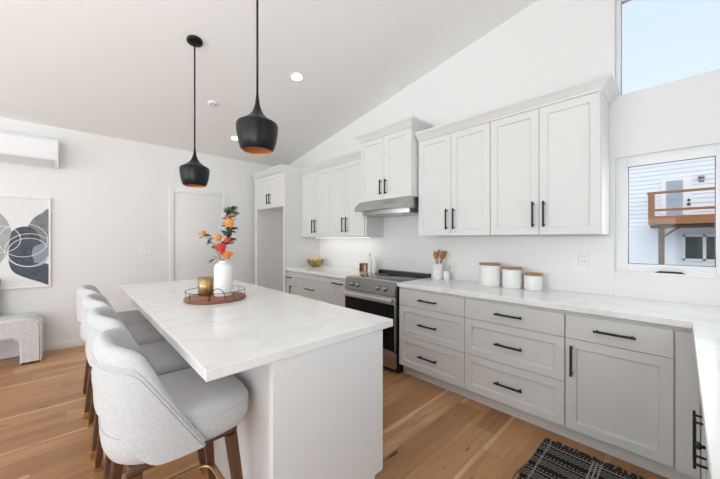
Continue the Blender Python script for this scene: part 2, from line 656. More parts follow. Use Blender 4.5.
def tag(o, label, cat, group=None):
    o['label'] = label
    o['category'] = cat
    if group:
        o['group'] = group
    return o


def thing(name, label, cat, loc=(0, 0, 0), rz=0.0, group=None):
    o = bpy.data.objects.new(name, None)
    COL.objects.link(o)
    o.empty_display_size = 0.1
    o.location = loc
    o.rotation_euler = (0, 0, rz)
    return tag(o, label, cat, group)


def struct(o, label=None):
    o['kind'] = 'structure'
    if label:
        o['label'] = label
    return o


def copy_tree(o, parent=None):
    c = o.copy()
    COL.objects.link(c)
    c.parent = parent
    for ch in [x for x in o.children]:
        copy_tree(ch, c)
    return c


# ------------------------------------------------------------------ dimensions
XL, XR = -5.36, 0.69          # left wall, right wall
YB, YR = 3.02, -4.8           # back (range) wall, rear wall
Z0, SL = 2.77, 0.1645         # vault height at the left wall and its slope
CT = 0.935                    # worktop height
def zc(x): return Z0 + SL * (x - XL)
TILT = math.atan(SL)

# ------------------------------------------------------------------ room shell
struct(MB().box(XL - 0.15, XR + 0.15, YR - 0.15, YB + 0.15, -0.12, 0, M_OAK).build('floor'))
struct(MB().prism([(XL - 0.15, zc(XL - 0.15)), (XR + 0.15, zc(XR + 0.15)), (XR + 0.15, zc(XR + 0.15) + 0.2), (XL - 0.15, zc(XL - 0.15) + 0.2)], YR - 0.15, YB + 0.15, 'y', M_CEIL).build('ceiling'))
struct(MB().box(XL - 0.15, XL, YR, YB, 0, Z0, M_WALL).build('wall_left'))

# back wall with two window openings: drywall returns, no casing
WX0, WX1 = -0.355, 0.31
LW0, LW1 = 1.115, 1.995       # lower opening
UW0, UW1 = 2.455, 3.24        # clerestory opening
wb = MB()
T = 0.15
def seg_wall(mb, x0, x1, z0, z1=None):
    if z1 is None:
        mb.prism([(x0, z0), (x1, z0), (x1, zc(x1)), (x0, zc(x0))], YB, YB + T, 'y', M_WALL)
    else:
        mb.box(x0, x1, YB, YB + T, z0, z1, M_WALL)
seg_wall(wb, XL - T, WX0, 0)
seg_wall(wb, WX0, WX1, 0, LW0)
seg_wall(wb, WX0, WX1, LW1, UW0)
seg_wall(wb, WX0, WX1, UW1)
seg_wall(wb, WX1, XR + T, 0)
struct(wb.build('wall_back'))

# right wall (beside and behind the camera) with a sink-side window and a sliding door opening
wr_ = MB()
def rwall(y0, y1, z0, z1):
    wr_.box(XR, XR + T, y0, y1, z0, z1, M_WALL)
ZR = zc(XR)
rwall(YB, 2.35, 0, ZR); rwall(0.65, 2.35, 0, 1.15); rwall(0.65, 2.35, 2.3, ZR); rwall(-0.8, 0.65, 0, ZR)
rwall(-3.8, -0.8, 2.4, ZR); rwall(YR, -3.8, 0, ZR)
struct(wr_.build('wall_right'))
wq = MB()
def qwall(x0, x1, z0, z1):
    wq.box(x0, x1, YR - T, YR, z0, z1, M_WALL)
qwall(XL - T, -4.75, 0, zc(XL)); qwall(-4.75, -0.05, 0, 0.45); qwall(-0.05, XR + T, 0, zc(XL))
wq.prism([(XL - T, 2.75), (XR + T, 2.75), (XR + T, zc(XR + T)), (XL - T, zc(XL - T))], YR - T, YR, 'y', M_WALL)
struct(wq.build('wall_rear'))

# baseboards
struct(MB().box(XL, XL + 0.014, YR, 1.07, 0, 0.085, M_WALL, 0.003).box(XL, XL + 0.014, 1.91, 2.33, 0, 0.085, M_WALL, 0.003).build('baseboard_left'))
struct(MB().box(XL + 0.014, XR, YR, YR + 0.014, 0, 0.11, M_TRIM, 0.003).build('baseboard_rear'))


def window(name, x0, x1, z0, z1, y, fr, splits=(), facing='y', gm=None):
    """Vinyl frame, gasket line and pane; in the XZ plane at depth y, or in the YZ plane (facing 'x')."""
    def bx(mb, a0, a1, d0, d1, c0, c1, m, bev=0.003):
        if facing == 'y':
            mb.box(a0, a1, d0, d1, c0, c1, m, bev)
        else:
            mb.box(d0, d1, a0, a1, c0, c1, m, bev)
    root = MB()
    bx(root, x0, x0 + fr, y, y + 0.06, z0, z1, M_WINFR)
    bx(root, x1 - fr, x1, y, y + 0.06, z0, z1, M_WINFR)
    bx(root, x0 + fr, x1 - fr, y, y + 0.06, z0, z0 + fr, M_WINFR)
    bx(root, x0 + fr, x1 - fr, y, y + 0.06, z1 - fr, z1, M_WINFR)
    for sx in splits:
        bx(root, sx - fr / 2, sx + fr / 2, y + 0.002, y + 0.058, z0 + fr, z1 - fr, M_WINFR)
    o = struct(root.build(name))
    g = MB()
    q = 0.0035
    a0, a1, c0, c1 = x0 + fr, x1 - fr, z0 + fr, z1 - fr
    for (p0, p1, r0, r1) in ((a0, a0 + q, c0, c1), (a1 - q, a1, c0, c1), (a0, a1, c1 - q, c1), (a0, a1, c0, c0 + q)):
        bx(g, p0, p1, y + 0.02, y + 0.04, r0, r1, gm or M_GASKET, 0)
    g.build('window_gasket', o)
    p = MB()
    bx(p, a0, a1, y + 0.028, y + 0.034, c0, c1, M_GLASS, 0)
    p.build('window_pane', o)
    return o


w1 = window('window_1', WX0, WX1 - 0.085, LW0, LW1, 3.06, 0.072)
struct(MB().box(WX1 - 0.085, WX1, 3.06, 3.12, LW0, LW1, M_WINFR, 0.003).build('trim_window_mullion'))
MB().prism([(-0.135, 0), (0.02, 0), (-0.005, 0.012), (-0.11, 0.012)], 3.025, 3.05, 'y', M_BLACK).build('window_latch', w1).location = (0, 0, LW0 + 0.018)
MB().box(WX0, WX1, 3.02, 3.06, LW0 - 0.0, LW0 + 0.018, M_TRIM, 0.003).build('window_sill', w1)
window('window_2', WX0, WX1, UW0, UW1, 3.075, 0.03, gm=M_GASKETL)
window('window_3', 0.65, 2.35, 1.15, 2.3, XR + 0.08, 0.05, (1.5,), 'x')
window('window_4', -3.8, -0.8, 0.0, 2.4, XR + 0.08, 0.06, (-2.3,), 'x')
window('window_5', -4.75, -0.05, 0.45, 2.75, YR - 0.12, 0.06, (-3.18, -1.62))

# interior door in the left wall
dr = struct(MB().box(XL - 0.02, XL + 0.004, 1.145, 1.845, 0.01, 2.09, M_TRIM, 0.002).build('door_1'))
cs = MB()
cs.box(XL, XL + 0.018, 1.07, 1.14, 0, 2.165, M_TRIM, 0.004)
cs.box(XL, XL + 0.018, 1.85, 1.905, 0, 2.165, M_TRIM, 0.004)
cs.box(XL, XL + 0.018, 1.14, 1.85, 2.095, 2.165, M_TRIM, 0.004)
cs.build('door_casing', dr)
MB().lathe([(0, 0), (0.026, 0), (0.026, 0.008), (0.01, 0.012), (0.01, 0.04), (0.024, 0.048), (0.027, 0.06), (0.02, 0.072), (0, 0.075)], (0, 0, 0), M_STEEL, 20,
           Matrix.Translation((XL + 0.004, 1.78, 0.95)) @ Matrix.Rotation(radians(90), 4, 'Y')).build('door_knob', dr)

# ------------------------------------------------------------------ outside: ground and the house next door
struct(MB().box(-30, 30, 3.6, 60, -1.3, -1.2, M_GROUND).build('ground'))
YW, YD = 20.0, 18.0           # house wall, deck front
hs = thing('neighbor_house', 'white lap-sided house across the yard seen through the lower window', 'house', (-0.5, YW, -1.2))
def H(x): return x + 0.5      # world x to house-local
def Hz(z): return z + 1.2
sd = MB()
zz = -1.2
rows_ = []
while zz < 6.2:
    sd.prism([(-0.03, Hz(zz)), (0.0, Hz(zz + 0.2)), (0.2, Hz(zz + 0.2)), (0.2, Hz(zz))], H(-9), H(9), 'x', M_SIDING)
    zz += 0.2
sd.build('siding_wall', hs)
MB().prism([(-0.6, Hz(6.2)), (-0.6, Hz(6.32)), (3.5, Hz(7.1)), (3.5, Hz(6.2))], H(-9.5), H(9.5), 'x', M_ROOF).build('roof', hs)
dk = MB()
dk.box(H(-0.98), H(7), YD - YW, 0, Hz(2.30), Hz(2.36), M_CEDAR)
dk.box(H(-1.0), H(7), YD - YW - 0.05, YD - YW, Hz(2.02), Hz(2.36), M_CEDAR)
dk.box(H(-1.0), H(-0.95), YD - YW, 0, Hz(2.02), Hz(2.36), M_CEDAR)
for i in range(14):
    xx = -0.85 + 0.5 * i
    dk.box(H(xx), H(xx + 0.05), YD - YW, 0, Hz(2.05), Hz(2.30), M_CEDARD)
dk.box(H(-0.95), H(7), YD - YW + 0.3, YD - YW + 0.45, Hz(1.85), Hz(2.03), M_CEDARD)
dko = dk.build('deck', hs)
rl = MB()
rl.box(H(-1.03), H(7), YD - YW - 0.07, YD - YW + 0.08, Hz(3.30), Hz(3.39), M_CEDAR)
rl.box(H(-1.0), H(7), YD - YW - 0.03, YD - YW + 0.03, Hz(2.56), Hz(2.66), M_CEDAR)
rl.box(H(-1.03), H(-0.9), YD - YW, 0, Hz(3.30), Hz(3.39), M_CEDAR)
rlo = rl.build('deck_railing', hs)
for i in range(5):
    MB().box(H(-1.0 + 1.9 * i), H(-0.80 + 1.9 * i), YD - YW - 0.08, YD - YW + 0.10, Hz(2.0), Hz(3.30), M_CEDAR).build('railing_post', rlo)
for i in range(3):
    ps = MB().box(H(-0.70 + 3.2 * i), H(-0.51 + 3.2 * i), YD - YW + 0.28, YD - YW + 0.46, 0, Hz(1.86), M_CEDARD).build('deck_post', hs)
    MB().prism([(H(-0.51 + 3.2 * i), Hz(1.45)), (H(-0.51 + 3.2 * i), Hz(1.58)), (H(-0.18 + 3.2 * i), Hz(1.86)), (H(-0.05 + 3.2 * i), Hz(1.86))], YD - YW + 0.3, YD - YW + 0.42, 'y', M_CEDARD).build('brace', ps)
hd = MB().box(H(-0.68), H(0.30), -0.08, 0.02, Hz(2.36), Hz(4.18), M_TRIM).build('house_door', hs)
MB().box(H(-0.50), H(0.03), -0.10, -0.05, Hz(2.5), Hz(4.05), M_PGLASS).build('door_pane', hd)
MB().lathe([(0, 0), (0.06, 0.01), (0.06, 0.06), (0, 0.08)], (0, 0, 0), M_BLACK, 14, Matrix.Translation((H(0.21), -0.08, Hz(2.95))) @ Matrix.Rotation(radians(90), 4, 'X')).build('knob', hd)
MB().lathe([(0, 0), (0.05, 0.01), (0.05, 0.05), (0, 0.06)], (0, 0, 0), M_BLACK, 14, Matrix.Translation((H(0.21), -0.08, Hz(3.13))) @ Matrix.Rotation(radians(90), 4, 'X')).build('lock', hd)
MB().box(H(0.50), H(0.66), -0.05, 0.02, Hz(3.88), Hz(4.12), M_STEELD, 0.02).box(H(0.48), H(0.68), -0.22, -0.04, Hz(4.06), Hz(4.14), M_STEELD, 0.02).build('wall_light', hs)
hw = MB()
for (a, b_) in ((0.02, 0.10), (0.62, 0.72), (1.25, 1.33)):
    hw.box(H(a), H(b_), -0.09, 0.02, Hz(0.45), Hz(1.58), M_TRIM)
hw.box(H(0.02), H(1.33), -0.09, 0.02, Hz(0.42), Hz(0.52), M_TRIM)
hw.box(H(0.02), H(1.33), -0.09, 0.02, Hz(1.50), Hz(1.60), M_TRIM)
hwo = hw.build('house_window', hs)
for (a, b_) in ((0.10, 0.62), (0.72, 1.25)):
    MB().box(H(a), H(b_), -0.06, -0.03, Hz(0.52), Hz(1.50), M_DGLASS).build('window_pane', hwo)


# ------------------------------------------------------------------ cabinets
def bar_pull(length, m=M_BLACK, vertical=False, off=0.034, r=0.0066):
    """Bar handle centred on the origin of a front that faces -Y."""
    mb = MB()
    L = length / 2
    if vertical:
        mb.box(-r, r, -off - r, -off + r, -L, L, m, 0.0015, 1)
        for s in (-1, 1):
            mb.box(-r * 0.8, r * 0.8, -off, 0, s * (L - 0.018) - r * 0.8, s * (L - 0.018) + r * 0.8, m)
    else:
        mb.box(-L, L, -off - r, -off + r, -r, r, m, 0.0015, 1)
        for s in (-1, 1):
            mb.box(s * (L - 0.018) - r * 0.8, s * (L - 0.018) + r * 0.8, -off, 0, -r * 0.8, r * 0.8, m)
    return mb


def front(root, kind, x0, x1, z0, z1, m, yf=0.0, th=0.02, slab=False, handle=None, hlen=0.20, gap=0.0018, hr=0.0066):
    """A door or drawer front on a cabinet whose carcase face lies at y = yf; handle = (x, z, vertical)."""
    mb = MB()
    if slab:
        mb.box(x0 + gap, x1 - gap, yf - th, yf, z0 + gap, z1 - gap, m, 0.0015, 1)
    else:
        mb.panel(x0 + gap, x1 - gap, z0 + gap, z1 - gap, yf, yf - th, m)
    d = mb.build(kind, root)
    if handle:
        hx, hz, v = handle
        h = bar_pull(hlen, vertical=v, r=hr).build('handle', d)
        h.location = (hx, yf - th, hz)
    return d


def carcase(root, w, d, z0, z1, m, toe=False, top_in=0.0):
    mb = MB().box(0, w, 0, d, z0, z1 - top_in, m)
    o = mb.build('body', root)
    if toe:
        MB().box(0, w, 0.065, 0.08, 0, z0, m).build('toe_kick', root)
    return o


FY = 2.42           # carcase face of the base run; fronts stand 2 cm proud of it
DEP = YB - FY - 0.002
def base_cab(label, x0, x1, group=None):
    r = thing('base_cabinet', label, 'cabinet', (x0, FY, 0), 0, group)
    w = x1 - x0
    carcase(r, w, DEP, 0.105, CT - 0.04, M_BASE, True)
    # shadow gap rail under the worktop
    return r, w


R1, R2, R3, R4 = 0.112, 0.415, 0.714, 0.872
r, w = base_cab('pale grey three-drawer base cabinet directly right of the range', -1.976, -1.257)
front(r, 'drawer', 0.012, w, R3, R4, M_BASE, slab=True, handle=(w / 2, 0.795, False))
front(r, 'drawer', 0.012, w, R2, R3, M_BASE, handle=(w / 2, 0.562, False))
front(r, 'drawer', 0.012, w, R1, R2, M_BASE, handle=(w / 2, 0.262, False))
r, w = base_cab('wide pale grey three-drawer base cabinet below the three canisters', -1.257, -0.541)
front(r, 'drawer', 0, w, R3, R4, M_BASE, slab=True, handle=(w / 2, 0.795, False))
front(r, 'drawer', 0, w, R2, R3, M_BASE, handle=(w / 2, 0.562, False))
front(r, 'drawer', 0, w, R1, R2, M_BASE, handle=(w / 2, 0.262, False))
r, w = base_cab('pale grey corner base cabinet with one drawer above one door, by the rug', -0.541, 0.066)
front(r, 'drawer', 0.004, 0.511, R3, R4, M_BASE, slab=True, handle=(0.258, 0.795, False))
front(r, 'door', 0.004, 0.511, R1, R3, M_BASE, handle=(0.042, 0.575, True))
MB().box(0.517, w, -0.018, 0, 0.105, R4, M_BASE).build('filler_strip', r)
# left of the range
XA0, XA1, XB1, XC1 = -4.170, -3.99, -3.085, -2.767
r, w = base_cab('narrow pale grey base cabinet between fridge alcove and deep drawers', XA0, XA1)
front(r, 'drawer', 0.0, w, 0.73, R4, M_BASE, slab=True, handle=(w / 2, 0.80, False), hlen=0.13)
front(r, 'door', 0.0, w, R1, 0.73, M_BASE, handle=(w - 0.04, 0.60, True), hlen=0.16)
r, w = base_cab('pale grey base cabinet of wide deep drawers under the fruit bowl', XA1, XB1)
front(r, 'drawer', 0, w, 0.49, R4, M_BASE, handle=(w / 2, 0.68, False))
front(r, 'drawer', 0, w, R1, 0.49, M_BASE, handle=(w / 2, 0.30, False))
r, w = base_cab('slim pale grey pull-out base cabinet directly left of the range', XB1, XC1)
front(r, 'door', 0, w, R1, R4, M_BASE, handle=(w / 2, 0.825, False))

# return run along the right wall, facing -X
RX = 0.088          # carcase face
r = thing('base_cabinet', 'base cabinet on the short return run at the right edge, with paired black bar handles', 'cabinet', (RX, 2.40, 0), radians(-90))
w = 2.02
carcase(r, w, XR - RX - 0.002, 0.105, CT - 0.04, M_BASE, True)
front(r, 'door', 0.05, 0.600, R1, R4, M_BASE, handle=(0.563, 0.575, True), hr=0.0045)
d2 = front(r, 'door', 0.600, 1.1, R1, R4, M_BASE, handle=(0.632, 0.575, True), hr=0.0045)
MB().lathe([(0, 0), (0.007, 0), (0.006, 0.016), (0.014, 0.022), (0.014, 0.03), (0, 0.033)], (0, 0, 0), M_BLACK, 18, Matrix.Translation((0.70, -0.02, 0.60)) @ Matrix.Rotation(radians(90), 4, 'X')).build('knob', d2)
front(r, 'door', 1.1, 1.56, R1, R4, M_BASE, handle=(1.525, 0.575, True), hr=0.0045)
front(r, 'door', 1.56, 2.02, R1, R4, M_BASE, handle=(1.595, 0.575, True), hr=0.0045)

# worktops
wt = MB().prism([(-1.982, 2.385), (0.037, 2.385), (0.037, 0.36), (XR - 0.001, 0.36), (XR - 0.001, YB - 0.001), (-1.982, YB - 0.001)], CT - 0.038, CT, 'z', M_QUARTZ)
bmesh.ops.bevel(wt.bm, geom=wt.bm.edges[:], offset=0.002, segments=1, affect='EDGES')
tag(wt.build('worktop'), 'white quartz L-shaped worktop running right from the range and round the corner', 'worktop')
wt = MB().box(-4.171, -2.766, 2.385, YB - 0.001, CT - 0.038, CT, M_QUARTZ, 0.002, 1)
tag(wt.build('worktop'), 'white quartz worktop between the fridge alcove and the range', 'worktop')

# backsplash
bs = MB()
bs.box(-4.170, WX0 - 0.005, YB - 0.010, YB, CT + 0.001, 1.395, M_TILE)
bs.box(-2.728, -1.925, YB - 0.010, YB, 1.395, 1.66, M_TILE)
struct(bs.build('trim_backsplash'))

# wall cabinets
UF = 2.69           # carcase face; doors 2 cm proud
UB, UT = 1.408, 2.405
def wall_cab(label, x0, x1, yf=UF, zb=UB, zt=UT, hz=None, hlen=0.20, doors=2, group=None, inset=(0, 0)):
    r = thing('wall_cabinet', label, 'cabinet', (x0, yf, zb), 0, group)
    w = x1 - x0
    h = zt - zb
    MB().box(0, w, 0, YB - yf - 0.002, 0, h, M_CAB).build('body', r)
    a, b = inset[0], w - inset[1]
    mid = (a + b) / 2
    q = hz if hz is not None else 0.16
    front(r, 'door', a, mid, 0.0, h, M_CAB, handle=(mid - 0.038, q, True), hlen=hlen)
    front(r, 'door', mid, b, 0.0, h, M_CAB, handle=(mid + 0.038, q, True), hlen=hlen)
    return r, w, h


wall_cab('white two-door wall cabinet right beside the range hood', -1.922, -1.160)
wall_cab('white two-door wall cabinet nearest the window, end of the row', -1.158, -0.385, inset=(0, 0.004))
wall_cab('white two-door wall cabinet above the fruit bowl, by the fridge panel', -4.170, -3.470)
wall_cab('white two-door wall cabinet tucked left of the range hood', -3.468, -2.728, inset=(0, 0.02))


CROWN = [(0.0, 0.0), (0.006, 0.0), (0.010, 0.014), (0.020, 0.024), (0.042, 0.05), (0.054, 0.06), (0.060, 0.066), (0.060, 0.082)]
def crown(x0, x1, yf, yb, z, lret=True, rret=True, scale=1.0, m=None):
    mb = MB()
    rows = []
    for o, dz in CROWN:
        o *= scale
        xa = x0 - (o if lret else 0)
        xb = x1 + (o if rret else 0)
        rows.append([(xa, yb, z + dz * scale), (xa, yf - o, z + dz * scale), (xb, yf - o, z + dz * scale), (xb, yb, z + dz * scale)])
    mb.grid(rows, m or M_CAB, False)
    mb.poly(rows[-1], m or M_CAB)
    mb.poly(rows[0][::-1], m or M_CAB)
    # close the ends
    for k in (0, 3):
        pass
    bmesh.ops.remove_doubles(mb.bm, verts=mb.bm.verts[:], dist=1e-5)
    bmesh.ops.holes_fill(mb.bm, edges=[e for e in mb.bm.edges if e.is_boundary], sides=0)
    bmesh.ops.recalc_face_normals(mb.bm, faces=mb.bm.faces[:])
    return mb


struct(crown(-1.922, -0.385, UF - 0.02, YB - 0.002, UT, False, True).build('trim_1'), 'crown moulding over the right-hand wall cabinets')
struct(crown(-4.170, -2.728, UF - 0.02, YB - 0.002, UT, False, False).build('trim_2'), 'crown moulding over the left-hand wall cabinets')

# the taller, deeper cabinet over the range
HX0, HX1, HYF, HZB, HZT = -2.704, -1.940, 2.59, 1.825, 2.545
r, w, h = wall_cab('tall white two-door wall cabinet standing proud above the range hood', HX0, HX1, HYF, HZB, HZT, hz=0.14, hlen=0.17)
crown(0, w, -0.02, YB - HYF - 0.002, h, True, True).build('crown', r)

# fridge alcove
FX0, FX1, FF = -5.225, -4.172, 2.36
r = thing('fridge_enclosure', 'white tall surround with empty fridge alcove and a small cabinet above', 'cabinet', (FX0, FF, 0))
w = FX1 - FX0
dpt = YB - FF - 0.002
MB().box(w - 0.040, w, 0, dpt, 0, 2.43, M_CAB).build('side_panel', r)
MB().box(0, 0.105, 0, dpt, 0, 2.43, M_CAB).build('side_panel', r)
MB().box(0.105, w - 0.040, 0.022, dpt, 1.885, 2.43, M_CAB).build('body', r)
mid = (0.105 + w - 0.04) / 2
front(r, 'door', 0.105, mid, 1.89, 2.425, M_CAB, yf=0.022, handle=(mid - 0.04, 2.035, True), hlen=0.17)
front(r, 'door', mid, w - 0.04, 1.89, 2.425, M_CAB, yf=0.022, handle=(mid + 0.04, 2.035, True), hlen=0.17)
crown(0, w, 0, dpt, 2.43, False, False).build('crown', r)

# ------------------------------------------------------------------ range hood
hb = thing('range_hood', 'stainless steel slim under-cabinet range hood above the range', 'range hood', (-2.722, YB, 1.66))
w = 0.772
pr = [(-0.012, 0.163), (-0.45, 0.163), (-0.535, 0.095), (-0.54, 0.05), (-0.525, 0.045), (-0.47, 0.045), (-0.012, 0.045)]
MB().prism(pr, 0, w, 'x', M_STEEL).build('body', hb)
ft = MB()
n_ = 16
pts = [(0.03, -0.03)] + [(0.03 + (w - 0.06) * i / n_, -0.43 - 0.06 * sin(pi * i / n_)) for i in range(n_ + 1)] + [(w - 0.03, -0.03)]
ft.prism(pts, 0.0, 0.045, 'z', M_STEEL)
ft.build('filter_tray', hb)
for xx in (0.2, 0.572):
    MB().lathe([(0, -0.004), (0.035, -0.004), (0.035, 0.0)], (xx, -0.38, 0), M_CERAMIC, 20).build('lamp_lens', hb)

# ------------------------------------------------------------------ range
RG0, RG1, RGF = -2.760, -1.988, 2.370
rg = thing('range', 'stainless steel slide-in electric range with black glass oven door', 'range', (RG0, RGF, 0))
w = RG1 - RG0
MB().box(0.0, w, 0.03, YB - RGF - 0.012, 0.03, 0.915, M_BENAMEL).build('body', rg)
MB().box(0.0, w, 0.06, YB - RGF - 0.012, 0.0, 0.03, M_BENAMEL).build('base_frame', rg)
ctp = MB().box(-0.004, w + 0.004, 0.055, YB - RGF - 0.07, 0.916, 0.937, M_HOB, 0.003)
ct = ctp.build('cooktop', rg)
MB().box(-0.006, w + 0.006, 0.030, 0.058, 0.914, 0.938, M_STEEL, 0.003).build('front_trim', ct)
for (cx, cy, rr) in ((0.2, 0.18, 0.10), (0.57, 0.18, 0.09), (0.2, 0.42, 0.075), (0.57, 0.42, 0.10)):
    MB().lathe([(rr - 0.003, 0.0), (rr, 0.0006), (rr + 0.003, 0.0)], (cx, cy, 0.937), M_STEELD, 48).build('burner_ring', ct)
MB().prism([(YB - RGF - 0.075, 0.936), (YB - RGF - 0.07, 0.972), (YB - RGF - 0.012, 0.976), (YB - RGF - 0.012, 0.936)], 0, w, 'x', M_BENAMEL).build('back_rail', rg)
cp = MB().prism([(0.03, 0.79), (-0.012, 0.79), (0.012, 0.925), (0.04, 0.932)], 0, w, 'x', M_STEELP).build('control_panel', rg)
tl = atan2(0.024, 0.135)
for kx in (0.12, 0.215, 0.535, 0.635):
    kn = MB().lathe([(0, 0), (0.024, 0), (0.024, 0.006), (0.020, 0.008), (0.019, 0.030), (0.016, 0.034), (0, 0.034)], (0, 0, 0), M_STEEL, 24)
    kn.box(-0.003, 0.003, -0.018, 0.018, 0.030, 0.038, M_STEELD)
    kn.lathe([(0.0245, 0.0), (0.029, 0.0), (0.029, 0.004), (0.0245, 0.005)], (0, 0, 0), M_BENAMEL, 24)
    ko = kn.build('knob', cp)
    ko.location = (kx, -0.0005, 0.855)
    ko.rotation_euler = (radians(90) + tl * -1, 0, 0)
od = MB().box(0.004, w - 0.004, -0.008, 0.03, 0.225, 0.782, M_STEEL, 0.003).build('oven_door', rg)
MB().box(0.006, w - 0.006, -0.011, -0.006, 0.235, 0.705, M_BGLASS, 0.001, 1).build('oven_window', od)
hn = MB().box(0.012, w - 0.012, -0.060, -0.042, 0.730, 0.768, M_HANDLE, 0.008, 3)
for hx in (0.055, w - 0.055):
    hn.box(hx - 0.012, hx + 0.012, -0.052, -0.006, 0.742, 0.762, M_STEEL, 0.003)
hn.build('handle', od)
MB().box(0.004, w - 0.004, -0.006, 0.03, 0.05, 0.215, M_STEEL, 0.003).build('storage_drawer', rg)

# ------------------------------------------------------------------ island
IX0, IX1, IY0, IY1 = -3.77, -1.118, 0.333, 1.315
isl = thing('island', 'white island base with panelled end under the quartz slab', 'island', (-3.70, 0.585, 0))
iw, idp = -1.126 + 3.70, 0.648
MB().box(0.03, iw - 0.03, 0.06, idp, 0.11, 0.880, M_ISL).build('body', isl)
MB().box(0.03, iw - 0.03, 0.06, idp - 0.06, 0.0, 0.11, M_ISL).build('toe_kick', isl)
MB().box(0.03, iw - 0.03, 0.052, 0.06, 0, 0.880, M_ISL).build('back_panel', isl)
for xa in (0.0, iw - 0.03):
    MB().prism([(0, 0), (idp - 0.06, 0), (idp - 0.06, 0.112), (idp, 0.112), (idp, 0.880), (0, 0.880)], xa, xa + 0.03, 'x', M_ISL).build('end_panel', isl)
nd = 5
for i in range(nd):
    x0_, x1_ = 0.014 + (iw - 0.028) * i / nd, 0.014 + (iw - 0.028) * (i + 1) / nd
    mb = MB().panel(-x1_, -x0_, 0.112, 0.868, 0.0, -0.02, M_ISL)
    mb.bm.transform(Matrix.Translation((0, idp, 0)) @ Matrix.Rotation(pi, 4, 'Z'))
    d_ = mb.build('door', isl)
    hd_ = bar_pull(0.2, vertical=True)
    hd_.bm.transform(Matrix.Rotation(pi, 4, 'Z'))
    ho = hd_.build('handle', d_)
    ho.location = (x0_ + 0.05, idp + 0.02, 0.70)
sl_ = MB().box(IX0, IX1, IY0, IY1, 0.881, 0.921, M_QUARTZ, 0.002, 1)
tag(sl_.build('island_worktop'), 'long white quartz slab of the island with a seating overhang', 'worktop')
IT = 0.921


# ------------------------------------------------------------------ stools
def supers(a, b, n, t):
    c, s = cos(t), sin(t)
    return (a * math.copysign(abs(c) ** (2 / n), c), b * math.copysign(abs(s) ** (2 / n), s))


